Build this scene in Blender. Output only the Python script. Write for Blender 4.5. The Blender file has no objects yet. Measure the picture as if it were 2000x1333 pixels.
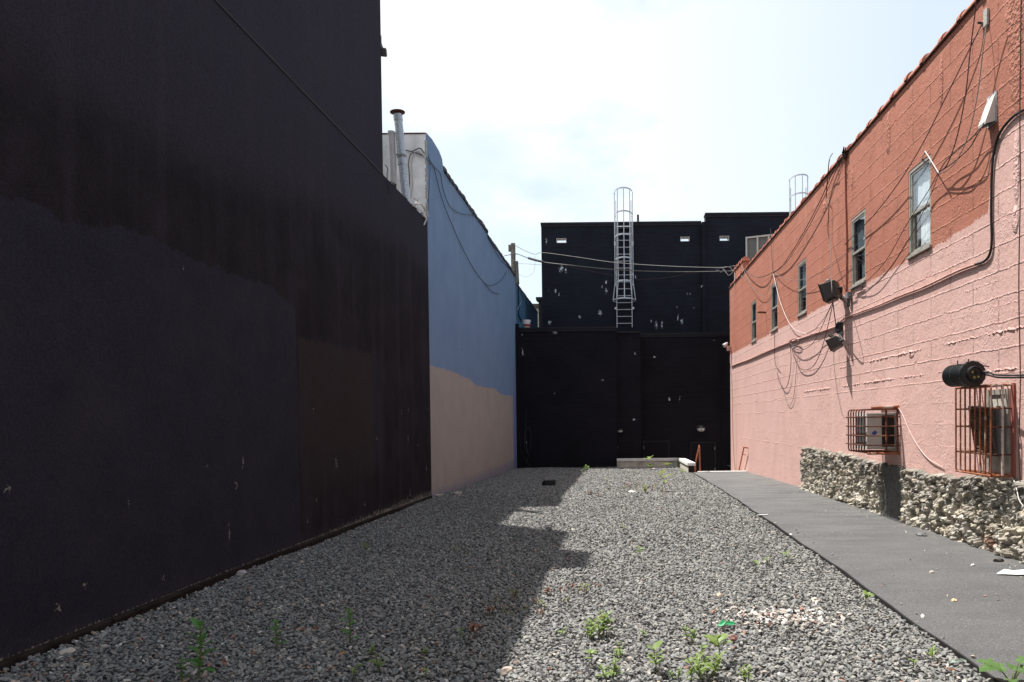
import bpy, math, random
import numpy as np
from mathutils import Vector, Matrix, Euler
random.seed(7); rng = np.random.default_rng(11)
sc = bpy.context.scene
COL = sc.collection

# ------------------------------------------------------------------ camera
F = 1400.0; CX, CY = 1205.0, 842.4            # focal length and principal point, photo pixels
PITCH = math.radians(1.0); ROLL = math.radians(0.6)
CAM = Vector((0, 0, 1.6))
CM = Matrix.Rotation(math.radians(90) - PITCH, 3, 'X') @ Matrix.Rotation(-ROLL, 3, 'Z')
cd = bpy.data.cameras.new('camera'); cam = bpy.data.objects.new('camera', cd); COL.objects.link(cam)
cd.sensor_width = 36; cd.lens = F / 2000 * 36
cd.shift_x = (1000 - CX) / 2000; cd.shift_y = (CY - 666.5) / 2000
cd.clip_start = 0.05; cd.clip_end = 3000
cam.matrix_world = Matrix.Translation(CAM) @ CM.to_4x4()
sc.camera = cam

def ray(u, v): return CM @ Vector(((u - CX) / F, -(v - CY) / F, -1))
def onx(u, v, X):
    d = ray(u, v); return CAM + d * ((X - CAM.x) / d.x)
def ony(u, v, Y):
    d = ray(u, v); return CAM + d * ((Y - CAM.y) / d.y)
GY = [-60, 8, 12, 16, 20, 24, 29, 60]; GZ = [0, 0, -.04, -.09, -.17, -.26, -.36, -.4]
def zg(y): return float(np.interp(y, GY, GZ))
def ong(u, v):
    d = ray(u, v); y = 8
    for _ in range(12):
        t = (zg(y) - CAM.z) / d.z; y = d.y * t
    return CAM + d * t

XL, XR = -4.03, 4.40
YT = onx(748, 332, XL).y        # end of the tall black wall
YK = onx(839, 700, XL).y        # end of the low black wall, start of the blue wall
YB = 28.8                       # back wall
ZLOW = onx(833, 430, XL).z

# ------------------------------------------------------------------ mesh helper
class MB:
    def __init__(s): s.v = []; s.f = []; s.mi = []; s.m = 0
    def face(s, pts):
        n = len(s.v); s.v += [Vector(p) for p in pts]; s.f.append(tuple(range(n, n + len(pts)))); s.mi.append(s.m)
    def box(s, x0, x1, y0, y1, z0, z1):
        s.obox(((x0+x1)/2, (y0+y1)/2, (z0+z1)/2), ((x1-x0)/2, 0, 0), (0, (y1-y0)/2, 0), (0, 0, (z1-z0)/2))
    def obox(s, c, a, b, d, bev=0):
        c, a, b, d = map(Vector, (c, a, b, d)); n = len(s.v)
        for i in (-1, 1):
            for j in (-1, 1):
                for k in (-1, 1): s.v.append(c + a*i + b*j + d*k)
        for q in ((0,1,3,2),(4,6,7,5),(0,4,5,1),(2,3,7,6),(0,2,6,4),(1,5,7,3)):
            s.f.append(tuple(n+i for i in q)); s.mi.append(s.m)
    def tube(s, pts, r, n=6, cap=True):
        pts = [Vector(p) for p in pts]; base = len(s.v); prev = None
        L = len(pts); rs = r if isinstance(r, (list, tuple)) else [r]*L
        for i, p in enumerate(pts):
            t = (pts[min(i+1, L-1)] - pts[max(i-1, 0)])
            if t.length < 1e-9: t = Vector((0, 0, 1))
            t.normalize()
            if prev is None: a = t.orthogonal().normalized()
            else:
                a = prev - t * prev.dot(t)
                a = a.normalized() if a.length > 1e-6 else t.orthogonal().normalized()
            prev = a; b = t.cross(a)
            for k in range(n):
                th = 2*math.pi*k/n; s.v.append(p + (a*math.cos(th) + b*math.sin(th))*rs[i])
        for i in range(L-1):
            for k in range(n):
                s.f.append((base+i*n+k, base+i*n+(k+1) % n, base+(i+1)*n+(k+1) % n, base+(i+1)*n+k)); s.mi.append(s.m)
        if cap:
            s.f.append(tuple(base+k for k in reversed(range(n)))); s.mi.append(s.m)
            s.f.append(tuple(base+(L-1)*n+k for k in range(n))); s.mi.append(s.m)
    def lathe(s, o, ax, prof, n=20, cap=True):
        # prof: (distance along axis, radius)
        o = Vector(o); ax = Vector(ax).normalized(); a = ax.orthogonal().normalized(); b = ax.cross(a); base = len(s.v)
        for h, r in prof:
            for k in range(n):
                th = 2*math.pi*k/n; s.v.append(o + ax*h + (a*math.cos(th)+b*math.sin(th))*max(r, 1e-4))
        L = len(prof)
        for i in range(L-1):
            for k in range(n):
                s.f.append((base+i*n+k, base+i*n+(k+1) % n, base+(i+1)*n+(k+1) % n, base+(i+1)*n+k)); s.mi.append(s.m)
        if cap:
            s.f.append(tuple(base+k for k in reversed(range(n)))); s.mi.append(s.m)
            s.f.append(tuple(base+(L-1)*n+k for k in range(n))); s.mi.append(s.m)
    def prism(s, poly, off):
        # closed polygon (list of 3d points) extruded by vector off
        off = Vector(off); n = len(poly); base = len(s.v)
        s.v += [Vector(p) for p in poly] + [Vector(p)+off for p in poly]
        s.f.append(tuple(range(base, base+n))); s.mi.append(s.m)
        s.f.append(tuple(reversed(range(base+n, base+2*n)))); s.mi.append(s.m)
        for k in range(n):
            j = (k+1) % n; s.f.append((base+k, base+n+k, base+n+j, base+j)); s.mi.append(s.m)
    def build(s, name, mat, parent=None, smooth=False, bevel=0):
        me = bpy.data.meshes.new(name)
        o0 = parent_loc(parent)
        me.from_pydata([tuple(p - o0) for p in s.v], [], s.f)
        mats = mat if isinstance(mat, (list, tuple)) else [mat]
        for m in mats: me.materials.append(m)
        if len(mats) > 1: me.polygons.foreach_set('material_index', s.mi)
        fix_normals(me)
        if smooth:
            me.polygons.foreach_set('use_smooth', [True]*len(me.polygons)); me.set_sharp_from_angle(angle=math.radians(38))
        ob = bpy.data.objects.new(name, me); COL.objects.link(ob)
        if parent: ob.parent = parent
        if bevel:
            bm_ = ob.modifiers.new('bevel', 'BEVEL'); bm_.width = bevel; bm_.segments = 2; bm_.limit_method = 'ANGLE'
        return ob
import bmesh
def fix_normals(me):
    bm = bmesh.new(); bm.from_mesh(me); bmesh.ops.recalc_face_normals(bm, faces=bm.faces); bm.to_mesh(me); bm.free()
def parent_loc(p):
    l = Vector((0, 0, 0))
    while p: l = l + p.location; p = p.parent
    return l
def tag(o, label=None, cat=None, group=None, kind=None):
    if label: o['label'] = label
    if cat: o['category'] = cat
    if group: o['group'] = group
    if kind: o['kind'] = kind
    return o
def thing(name, label, cat, loc, group=None):
    o = bpy.data.objects.new(name, None); COL.objects.link(o); o.location = loc
    o.empty_display_size = .2
    return tag(o, label, cat, group)
def smooth_path(pts, sub=6):
    pts = [Vector(p) for p in pts]
    if len(pts) < 3: return pts
    out = []; P = [pts[0]*2-pts[1]] + pts + [pts[-1]*2-pts[-2]]
    for i in range(1, len(P)-2):
        for k in range(sub):
            t = k/sub; a, b, c, d = P[i-1], P[i], P[i+1], P[i+2]
            out.append(.5*((2*b)+(c-a)*t+(2*a-5*b+4*c-d)*t*t+(3*b-a-3*c+d)*t**3))
    out.append(pts[-1]); return out

# ------------------------------------------------------------------ materials
class NT:
    def __init__(s, name):
        s.mat = bpy.data.materials.new(name); s.mat.use_nodes = True; s.nt = s.mat.node_tree
        s.bsdf = s.nt.nodes['Principled BSDF']
    def n(s, t, ins=None, **props):
        nd = s.nt.nodes.new(t)
        for k, v in props.items(): setattr(nd, k, v)
        for k, v in (ins or {}).items(): s.set(nd.inputs[k], v)
        return nd
    def set(s, sock, v):
        if isinstance(v, bpy.types.NodeSocket): s.nt.links.new(v, sock)
        else:
            if hasattr(sock.default_value, '__len__') and not isinstance(v, str):
                v = tuple(v)
                if len(sock.default_value) == 4 and len(v) == 3: v = v + (1,)
            sock.default_value = v
    def m(s, op, a, b=0.0, c=None, clamp=False):
        nd = s.n('ShaderNodeMath', {0: a, 1: b}, operation=op, use_clamp=clamp)
        if c is not None: s.set(nd.inputs[2], c)
        return nd.outputs[0]
    def vm(s, op, a, b=(0, 0, 0), c=None, out=0):
        nd = s.n('ShaderNodeVectorMath', {0: a, 1: b}, operation=op)
        if c is not None: s.set(nd.inputs[2], c)
        return nd.outputs[out]
    def mix(s, f, a, b, blend='MIX'):
        nd = s.n('ShaderNodeMix', data_type='RGBA', blend_type=blend)
        s.set(nd.inputs[0], f); s.set(nd.inputs[6], a); s.set(nd.inputs[7], b); return nd.outputs[2]
    def noise(s, vec, scale, detail=4, rough=.55, out=0, dist=0):
        return s.n('ShaderNodeTexNoise', {'Vector': vec, 'Scale': scale, 'Detail': detail, 'Roughness': rough, 'Distortion': dist}).outputs[out]
    def mr(s, v, a, b, c=0.0, d=1.0, smooth=False):
        nd = s.n('ShaderNodeMapRange', {0: v, 1: a, 2: b, 3: c, 4: d}); nd.clamp = True
        if smooth: nd.interpolation_type = 'SMOOTHSTEP'
        return nd.outputs[0]
    def pos(s):
        if not hasattr(s, '_p'):
            s._p = s.n('ShaderNodeNewGeometry').outputs['Position']
            sx = s.n('ShaderNodeSeparateXYZ', {0: s._p}); s.x, s.y, s.z = sx.outputs
        return s._p
    def curve(s, val, pts):
        # piecewise-linear function of val
        xs = [p[0] for p in pts]; ys = [p[1] for p in pts]; x0, x1, y0, y1 = min(xs), max(xs), min(ys), max(ys)
        t = s.mr(val, x0, x1)
        nd = s.n('ShaderNodeFloatCurve', {'Value': t}); c = nd.mapping.curves[0]
        q = sorted(((p[0]-x0)/(x1-x0), (p[1]-y0)/max(y1-y0, 1e-6)) for p in pts)
        while len(c.points) < len(q): c.points.new(0.5, 0.5)
        for cp, (a, b) in zip(c.points, q): cp.location = (a, b); cp.handle_type = 'VECTOR'
        nd.mapping.update()
        return s.m('MULTIPLY_ADD', nd.outputs[0], y1-y0, y0)
    def spots(s, pts, flat='x'):
        # pts: (centre, half width, half height); returns min scaled distance
        out = None
        for c, rw, rh in pts:
            sv = (0, 1/rw, 1/rh) if flat == 'x' else (1/rw, 0, 1/rh)
            d = s.vm('LENGTH', s.vm('MULTIPLY_ADD', s.pos(), sv, tuple(-c[i]*sv[i] for i in range(3))), out=1)
            out = d if out is None else s.m('MINIMUM', out, d)
        return out
    def bump(s, h, strength=1, dist=.01, normal=None):
        nd = s.n('ShaderNodeBump', {'Height': h, 'Strength': strength, 'Distance': dist})
        if normal is not None: s.set(nd.inputs['Normal'], normal)
        s.set(s.bsdf.inputs['Normal'], nd.outputs[0]); return nd.outputs[0]
    def done(s, col, rough=.8, spec=.3, metal=0):
        s.set(s.bsdf.inputs['Base Color'], col); s.set(s.bsdf.inputs['Roughness'], rough)
        s.set(s.bsdf.inputs['Specular IOR Level'], spec); s.set(s.bsdf.inputs['Metallic'], metal)
        return s.mat

def simple(name, col, rough=.6, var=.25, scale=12, spec=.3, metal=0, bump=0, bscale=60):
    t = NT(name); p = t.pos(); nz = t.noise(p, scale)
    c = t.mix(t.mr(nz, .3, .7), tuple(k*(1-var) for k in col), tuple(min(1, k*(1+var)) for k in col))
    if bump: t.bump(t.noise(p, bscale), 1, bump)
    return t.done(c, rough, spec, metal)

def P(u, v, X): p = onx(u, v, X); return (p.y, p.z)

# ---- left black wall
def m_black_left():
    t = NT('black stucco'); p = t.pos(); n1 = t.noise(p, 2.2, 5); nf = t.noise(p, 90, 3, .6)
    nv = t.noise(t.vm('MULTIPLY', p, (1, 3.5, .25)), 1.0, 4)        # vertical washes
    rag = t.m('MULTIPLY_ADD', t.noise(p, 5, 6, .65), .26, t.m('MULTIPLY', t.noise(p, 24, 3), .09))
    zz = t.m('SUBTRACT', t.m('ADD', t.z, rag), .175)
    cA = [P(u, v, XL) for u, v in ((-300, 330), (0, 383), (60, 400), (150, 440), (260, 445), (380, 510), (530, 560), (578, 605))]
    yA = cA[-1][0]; cA += [(yA+.03, -.5), (YK+.3, -.5)]
    mA = t.m('SUBTRACT', t.curve(t.y, cA), zz); mA = t.mr(mA, -.015, .015)
    cB = [P(u, v, XL) for u, v in ((0, 20), (100, 110), (250, 200), (400, 290), (640, 380), (800, 480), (833, 520))]
    dB = t.m('SUBTRACT', t.curve(t.y, cB), zz)
    mB = t.mr(dB, .5, -.15, smooth=True)
    base = t.mix(t.mr(n1, .3, .7), (.0145, .0122, .0150), (.0215, .0185, .0225))
    base = t.mix(mB, base, (.0310, .0280, .0385))
    base = t.mix(t.m('MULTIPLY', t.mr(nv, .5, .75), .45), base, (.042, .037, .046))
    base = t.mix(mA, base, t.mix(t.mr(n1, .3, .7), (.0232, .0220, .0315), (.0285, .0272, .0380)))
    yb0, yb1 = onx(583, 800, XL).y, onx(728, 800, XL).y
    zb = P(640, 672, XL)[1]
    mb = t.m('MULTIPLY', t.mr(t.m('ADD', t.y, t.m('MULTIPLY', rag, .3)), yb0, yb0+.12), t.mr(t.y, yb1+.15, yb1-.1))
    mb = t.m('MULTIPLY', mb, t.mr(zz, zb+.03, zb-.03)); mb = t.m('MULTIPLY', mb, t.mr(t.z, .2, 1.3))
    base = t.mix(t.m('MULTIPLY', mb, .8), base, (.0350, .0262, .0262))
    # flaked paint: low edge and separate chips
    H = lambda u, v: onx(u, v, XL)
    sp = [(H(785, 805), .05, .11), (H(798, 800), .04, .10), (H(797, 857), .045, .16), (H(816, 870), .04, .05), (H(657, 905), .09, .14),
          (H(448, 1040), .03, .20), (H(475, 905), .05, .13), (H(462, 945), .05, .12), (H(252, 985), .022, .09), (H(113, 1190), .05, .07), (H(320, 1130), .07, .07), (H(166, 1143), .05, .04),
          (H(600, 1018), .03, .05), (H(618, 978), .03, .05), (H(736, 857), .08, .05), (H(612, 802), .03, .07), (H(358, 525), .03, .05), (H(626, 333), .015, .05), (H(833, 915), .06, .12),
          (H(779, 985), .03, .14), (H(801, 965), .05, .17), (H(820, 970), .04, .12), (H(713, 985), .05, .09), (H(835, 800), .06, .05), (H(405, 910), .05, .04), (H(15, 955), .05, .06)]
    d = t.spots(sp); nn = t.noise(p, 38, 4, .65)
    chip = t.mr(t.m('ADD', d, t.m('MULTIPLY', nn, 4.0)), 2.25, 2.1)
    low = t.m('SUBTRACT', t.z, t.curve(t.y, [(-4, .06), (8, .06), (12, .03), (YK, -.02)]))
    amt = t.curve(t.y, [(-4, .05), (6, .05), (9, .05), (11, .14), (14, .30), (YK, .30)])
    lowm = t.mr(t.m('ADD', t.m('DIVIDE', low, amt), t.m('MULTIPLY', t.noise(t.vm('MULTIPLY', p, (1, 1.4, .6)), 26, 4, .7), 3.0)), 1.68, 1.58)
    chip = t.m('MAXIMUM', chip, lowm)
    scuff = t.mr(t.m('ADD', t.m('DIVIDE', low, .35), t.noise(p, 4, 4)), 1.0, .5)
    base = t.mix(t.m('MULTIPLY', scuff, .35), base, (.05, .048, .05))
    base = t.mix(1.0, base, t.mix(t.mr(t.noise(p, 55, 3, .7), .3, .7), (.70, .70, .72), (1.25, 1.25, 1.25)), 'MULTIPLY'); base = t.mix(t.m('MULTIPLY', t.mr(t.noise(p, .8, 6, .65), .50, .70), .35), base, (.040, .035, .044))
    col = t.mix(chip, base, t.mix(nf, (.13, .12, .105), (.32, .30, .27)))
    h = t.m('ADD', t.m('MULTIPLY', nf, .5), t.m('MULTIPLY', t.noise(p, 14, 3), .5)); h = t.m('SUBTRACT', h, t.m('MULTIPLY', chip, .8))
    t.bump(h, .9, .014)
    return t.done(col, .85, .06)

# ---- blue wall
def m_blue():
    t = NT('blue and beige painted render'); p = t.pos(); n1 = t.noise(p, 1.6, 5); nf = t.noise(p, 70, 3)
    nv = t.noise(t.vm('MULTIPLY', p, (1, 4, .3)), 1.2, 4)
    rag = t.m('ADD', t.m('MULTIPLY', t.m('SUBTRACT', t.noise(p, 6, 6, .65), .5), .20), t.m('MULTIPLY', t.m('SUBTRACT', t.noise(p, 26, 3), .5), .08))
    c = [P(u, v, XL) for u, v in ((836, 712), (880, 725), (915, 740), (932, 754), (968, 760), (978, 771), (1003, 774))] + [(YB+.6, 2.4)]
    mb = t.mr(t.m('SUBTRACT', t.curve(t.y, c), t.m('ADD', t.z, rag)), -.012, .012)
    blue = t.mix(t.mr(n1, .3, .7), (.140, .222, .345), (.166, .258, .392))
    blue = t.mix(t.m('MULTIPLY', t.mr(nv, .5, .8), .6), blue, (.235, .295, .375))
    blue = t.mix(t.mr(t.z, 5.0, 2.6, 0, .35), blue, (.14, .195, .33))
    be = t.mix(t.mr(n1, .3, .7), (.300, .268, .240), (.345, .310, .280))
    be = t.mix(t.m('MULTIPLY', t.mr(nv, .5, .8), .4), be, (.30, .28, .26))
    col = t.mix(mb, blue, be)
    yv = onx(1002, 850, XL).y
    col = t.mix(t.m('MULTIPLY', t.mr(t.m('ADD', t.y, rag), yv, yv+.25), t.m('GREATER_THAN', 2.75, t.z)), col, (.16, .20, .40))
    H = lambda u, v: onx(u, v, XL)
    d = t.spots([(H(924, 885), .03, .12), (H(933, 830), .03, .05), (H(902, 683), .1, .05), (H(912, 762), .04, .04)])
    chip = t.mr(t.m('ADD', d, t.m('MULTIPLY', t.noise(p, 34, 3), 2.6)), 1.8, 1.7)
    col = t.mix(t.m('MULTIPLY', chip, .8), col, (.05, .05, .06))
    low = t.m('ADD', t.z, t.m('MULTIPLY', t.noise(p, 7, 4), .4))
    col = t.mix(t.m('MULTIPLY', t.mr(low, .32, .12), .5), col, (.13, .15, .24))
    t.bump(t.m('ADD', nf, t.m('MULTIPLY', t.noise(p, 9, 3), 1.0)), .6, .008)
    return t.done(col, .8, .2)

# ---- block wall, generic relief
def block_relief(t, p, u, bw, bh, mortar, wob=.03):
    w = t.m('MULTIPLY', t.m('SUBTRACT', t.noise(p, 3.2, 4), .5), wob*2)
    w2 = t.m('MULTIPLY', t.m('SUBTRACT', t.noise(p, 14, 3), .5), wob*.9); w2 = t.m('ADD', w2, t.m('MULTIPLY', t.m('SUBTRACT', t.noise(p, 42, 3, .7), .5), wob*.75))
    vec = t.n('ShaderNodeCombineXYZ', {0: t.m('ADD', u, w2), 1: t.m('ADD', t.m('ADD', t.z, t.m('MULTIPLY', w, .6)), t.m('MULTIPLY', w2, .9)), 2: 0.0}).outputs[0]
    br = t.n('ShaderNodeTexBrick', {'Vector': vec, 'Scale': 1.0, 'Mortar Size': mortar, 'Mortar Smooth': .8, 'Brick Width': bw, 'Row Height': bh,
             'Color1': (.0, 0, 0), 'Color2': (1, 1, 1), 'Mortar': (.5, .5, .5)})
    return br.outputs['Fac'], br.outputs['Color']

def m_back(name, base1, base2, spots, flat, yline):
    t = NT(name); p = t.pos(); n1 = t.noise(p, 1.1, 5)
    f, c = block_relief(t, p, t.x, .41, .205, .008, .01)
    nf = t.noise(p, 30, 4)
    col = t.mix(t.mr(n1, .3, .7), base1, base2)
    line = t.m('MULTIPLY', f, t.mr(t.noise(t.vm('MULTIPLY', p, (1.0, 1, 5)), 1.5, 4), .48, .66))
    col = t.mix(t.m('MULTIPLY', line, .7), col, tuple(k*3.6 for k in base2))
    nn = t.noise(t.vm('MULTIPLY', p, (1, 1, .45)), 26, 4, .7)
    d = t.spots(spots, flat)
    chip = t.mr(t.m('ADD', d, t.m('MULTIPLY', nn, 4.2)), 2.5, 2.3)
    speck = t.mr(t.noise(p, 9, 2, .5), .80, .81)
    chip = t.m('MAXIMUM', chip, t.m('MULTIPLY', speck, .7))
    col = t.mix(chip, col, (.55, .58, .62))
    h = t.m('ADD', t.m('MULTIPLY', nf, .6), t.m('MULTIPLY', f, -.8)); h = t.m('ADD', h, t.m('MULTIPLY', c, .15))
    t.bump(h, .9, .014)
    return t.done(col, .8, .10)

# ---- orange / pink wall
LUMPS = [(1653, 320, .07, .36), (1664, 350, .05, .16), (1610, 405, .09, .10), (1735, 262, .07, .28), (1838, 160, .05, .26), (1984, 20, .16, .35), (1984, 110, .10, .55), (1985, 330, .05, .30), (1983, 430, .05, .12), (1780, 692, .07, .05)]
def m_right():
    t = NT('orange and pink painted block'); p = t.pos()
    n1 = t.noise(p, 1.3, 5); nf = t.noise(p, 75, 3, .6); nm = t.noise(p, 18, 4, .6)
    f, c = block_relief(t, p, t.y, 1.18, .295, .014, .036)
    patch = t.mr(t.noise(p, 1.7, 4), .30, .52)
    up = t.mr(t.z, 2.0, 2.3)
    patch = t.m('MULTIPLY', patch, t.m('MULTIPLY_ADD', up, .94, .06))
    rag = t.m('ADD', t.m('MULTIPLY', t.m('SUBTRACT', t.noise(p, 7, 6, .65), .5), .15), t.m('MULTIPLY', t.m('SUBTRACT', t.noise(p, 28, 3), .5), .06))
    pts = [P(u, v, XR) for u, v in ((1424, 694), (1500, 655), (1600, 603), (1660, 572), (1720, 538), (1780, 506), (1850, 468), (1880, 449), (1928, 417), (1935, 411))]
    yl = pts[-1][0]; pts += [(yl-.03, P(1938, 300, XR)[1])] + [P(u, v, XR) for u, v in ((1955, 255), (1975, 235), (2000, 217))] + [(4, 6.0), (-3, 6.0)]
    mk = t.mr(t.m('SUBTRACT', t.curve(t.y, pts), t.m('ADD', t.z, rag)), -.008, .008)
    orange = t.mix(t.mr(n1, .3, .7), (.335, .124, .080), (.385, .148, .098))
    orange = t.mix(t.m('MULTIPLY', t.mr(t.noise(t.vm('MULTIPLY', p, (1, 3, .35)), 1.7, 4), .52, .75), .5), orange, (.42, .190, .135))
    orange = t.mix(t.mr(t.noise(p, 3.5, 3), .62, .75), orange, (.31, .108, .070))
    pink = t.mix(t.mr(n1, .3, .7), (.535, .332, .292), (.580, .366, .324))
    pink = t.mix(t.m('MULTIPLY', t.mr(t.noise(t.vm('MULTIPLY', p, (1, 2.5, .5)), 1.3, 4), .5, .75), .5), pink, (.60, .405, .37))
    col = t.mix(mk, orange, pink)
    ridge = t.m('MULTIPLY', f, patch)
    rr = t.m('MULTIPLY', ridge, t.mr(t.noise(p, 11, 3), .45, .6))
    col = t.mix(t.m('MULTIPLY', rr, .30), col, t.mix(mk, (.46, .20, .14), (.60, .42, .38)))
    joint_shade = t.m('MULTIPLY', t.m('MULTIPLY', f, t.m('MULTIPLY_ADD', up, .85, .15)), t.mr(t.noise(p, 2.6, 5, .6), .50, .62))
    col = t.mix(t.m('MULTIPLY', joint_shade, .62), col, t.mix(mk, (.20, .055, .035), (.30, .12, .09)))  # joint lines darkened, with the shadow under their edges put into the colour
    d = t.spots([(onx(u, v, XR), a, b) for u, v, a, b in LUMPS])
    lump = t.mr(t.m('ADD', d, t.m('MULTIPLY', t.noise(p, 9, 3), .8)), 1.75, 1.15)
    # old marks near the far corner and at the foot
    corner = t.spots([(onx(1432, 590, XR), .5, 1.0)]); ch = t.m('MULTIPLY', t.mr(corner, 1.2, .6), t.mr(t.noise(t.vm('MULTIPLY', p, (1, 4, 1)), 10, 4, .7), .56, .62))
    col = t.mix(t.m('MULTIPLY', ch, .6), col, (.60, .50, .46))
    h = t.m('MULTIPLY', ridge, t.m('MULTIPLY_ADD', t.noise(p, 26, 3), 2.3, .4))
    h = t.m('ADD', h, t.m('MULTIPLY', nm, .42)); h = t.m('ADD', h, t.m('MULTIPLY', nf, .20))
    rid = t.m('SUBTRACT', 1.0, t.m('ABSOLUTE', t.m('MULTIPLY_ADD', t.noise(p, 13, 5, .6, dist=.6), 4.0, -2.0)), clamp=True)
    rid = t.m('MULTIPLY', t.m('POWER', rid, 3.0), t.mr(t.noise(p, 2.1, 3), .46, .64))
    h = t.m('ADD', h, t.m('MULTIPLY', rid, .32)); h = t.m('ADD', h, t.m('MULTIPLY', t.noise(p, 5.5, 2), .45)); h = t.m('ADD', h, t.m('MULTIPLY', t.m('MULTIPLY', lump, t.noise(p, 22, 3)), 4.0))
    h = t.m('SUBTRACT', h, t.m('MULTIPLY', joint_shade, .9))
    h = t.m('ADD', h, t.m('MULTIPLY', c, .05))
    t.bump(h, .95, .016)
    return t.done(col, .75, .25)

def m_attr(name, rough=.85, bscale=90, bdist=.004, spec=.25):
    t = NT(name); p = t.pos()
    a = t.n('ShaderNodeVertexColor'); a.layer_name = 'col'
    nz = t.noise(p, bscale*.6, 4, .6)
    col = t.mix(1.0, a.outputs[0], t.mix(t.mr(nz, .3, .7), (.72, .72, .72), (1.25, 1.25, 1.25)), 'MULTIPLY')
    t.bump(t.noise(p, bscale, 4), .8, bdist)
    return t.done(col, rough, spec)

def m_asphalt():
    t = NT('asphalt'); p = t.pos()
    v = t.n('ShaderNodeTexVoronoi', {'Vector': p, 'Scale': 130.0}); nb = t.noise(p, .9, 5); nf = t.mr(t.noise(p, 75, 5, .75), .28, .74)
    col = t.mix(nf, (.030, .0305, .0315), (.118, .118, .119))
    col = t.mix(t.mr(nb, .35, .7), col, t.mix(nf, (.050, .050, .0505), (.140, .139, .137)))
    sp = t.n('ShaderNodeSeparateColor', {0: v.outputs['Color']}).outputs[0]
    col = t.mix(t.m('MULTIPLY', t.mr(sp, .965, .98), .45), col, (.26, .255, .245))
    dust = t.m('MULTIPLY', t.mr(t.y, 6, 24, .1, .7), t.mr(t.noise(t.vm('MULTIPLY', p, (.5, 1.6, 1)), 2.2, 5), .35, .7))
    col = t.mix(dust, col, (.19, .186, .18))
    edge = t.m('MULTIPLY', t.mr(t.x, 3.75, 4.3), t.mr(t.noise(p, 5, 5), .48, .62))
    col = t.mix(t.m('MULTIPLY', edge, .45), col, (.17, .145, .12))
    t.bump(t.m('ADD', nf, t.m('MULTIPLY', v.outputs['Distance'], 1.0)), .7, .004)
    return t.done(col, .85, .25)
def m_ground():
    t = NT('dirt and fine gravel'); p = t.pos(); v = t.n('ShaderNodeTexVoronoi', {'Vector': p, 'Scale': 55.0})
    col = t.mix(t.noise(p, 6, 5), (.075, .074, .072), (.13, .127, .122))
    t.bump(v.outputs['Distance'], .8, .01); return t.done(col, .95, .1)
def m_rust(name, c1, c2, c3, sc=14):
    t = NT(name); p = t.pos(); n1 = t.noise(p, sc, 5, .65); n2 = t.noise(p, sc*.35, 4)
    col = t.mix(t.mr(n1, .38, .62), c1, c2); col = t.mix(t.mr(n2, .56, .68), col, c3)
    t.bump(n1, .6, .003); return t.done(col, .8, .3)
def m_leaf(name, c1, c2):
    t = NT(name); p = t.pos()
    t.set(t.bsdf.inputs['Subsurface Weight'], 0.0)
    col = t.mix(t.mr(t.noise(p, 25, 3), .3, .7), c1, c2)
    t.done(col, .5, .35)
    tr = t.n('ShaderNodeBsdfTranslucent', {'Color': t.mix(.5, col, tuple(min(1, k*2.0) for k in c2))})
    ms = t.n('ShaderNodeMixShader', {0: .35, 1: t.bsdf.outputs[0], 2: tr.outputs[0]})
    t.nt.links.new(ms.outputs[0], t.nt.nodes['Material Output'].inputs[0]); return t.mat
def m_glass():
    t = NT('window glass'); lw = t.n('ShaderNodeLayerWeight', {'Blend': .5}); sch = t.m('MULTIPLY_ADD', t.m('POWER', lw.outputs['Facing'], 4.0), .80, .05)
    tr = t.n('ShaderNodeBsdfTransparent', {'Color': (.95, .97, .97)}); gl = t.n('ShaderNodeBsdfGlossy', {'Color': (.9, .93, .95), 'Roughness': .03})
    ms = t.n('ShaderNodeMixShader', {0: sch, 1: tr.outputs[0], 2: gl.outputs[0]})
    t.nt.links.new(ms.outputs[0], t.nt.nodes['Material Output'].inputs[0]); return t.mat
def m_curtain(name, a, b):
    t = NT(name); p = t.pos(); w = t.noise(t.vm('MULTIPLY', p, (1, 14, .6)), 1.5, 3)
    return t.done(t.mix(t.mr(w, .3, .7), a, b), .9, .1)
def m_galv(name, c1, c2, rough=.38, metal=.75):
    t = NT(name); p = t.pos(); v = t.noise(p, 30, 4, .7)
    return t.done(t.mix(t.mr(v, .35, .65), c1, c2), rough, .5, metal)

SP_UP = [(ony(u, v, 32), a, b) for u, v, a, b in ((1067, 472, .05, .22), (1096, 525, .16, .22), (1105, 528, .06, .22), (1085, 569, .10, .16), (1092, 576, .05, .15), (1071, 568, .03, .08), (1184, 552, .10, .16),
        (1176, 560, .04, .10), (1184, 568, .09, .18), (1172, 611, .14, .20), (1132, 619, .11, .11), (1073, 630, .14, .14), (1282, 635, .09, .26), (1293, 635, .07, .26), (1272, 628, .04, .12), (1324, 622, .06, .2), (1332, 628, .10, .2),
        (1322, 601, .03, .10), (1355, 602, .06, .05), (1342, 574, .05, .09), (1348, 574, .03, .08), (1236, 536, .07, .10), (1241, 541, .05, .10), (1370, 560, .08, .08))]
SP_LO = [(ony(u, v, 29.3), a, b) for u, v, a, b in ((1279, 696, .09, .05), (1085, 652, .13, .13), (1024, 690, .04, .26), (1022, 658, .04, .12), (1309, 780, .07, .14), (1329, 778, .03, .14), (1238, 820, .10, .06),
        (1240, 692, .05, .08), (1177, 744, .10, .03), (1031, 863, .03, .09), (1207, 876, .012, .08), (1397, 663, .03, .02), (1085, 770, .02, .04), (1030, 792, .02, .04))]
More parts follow.
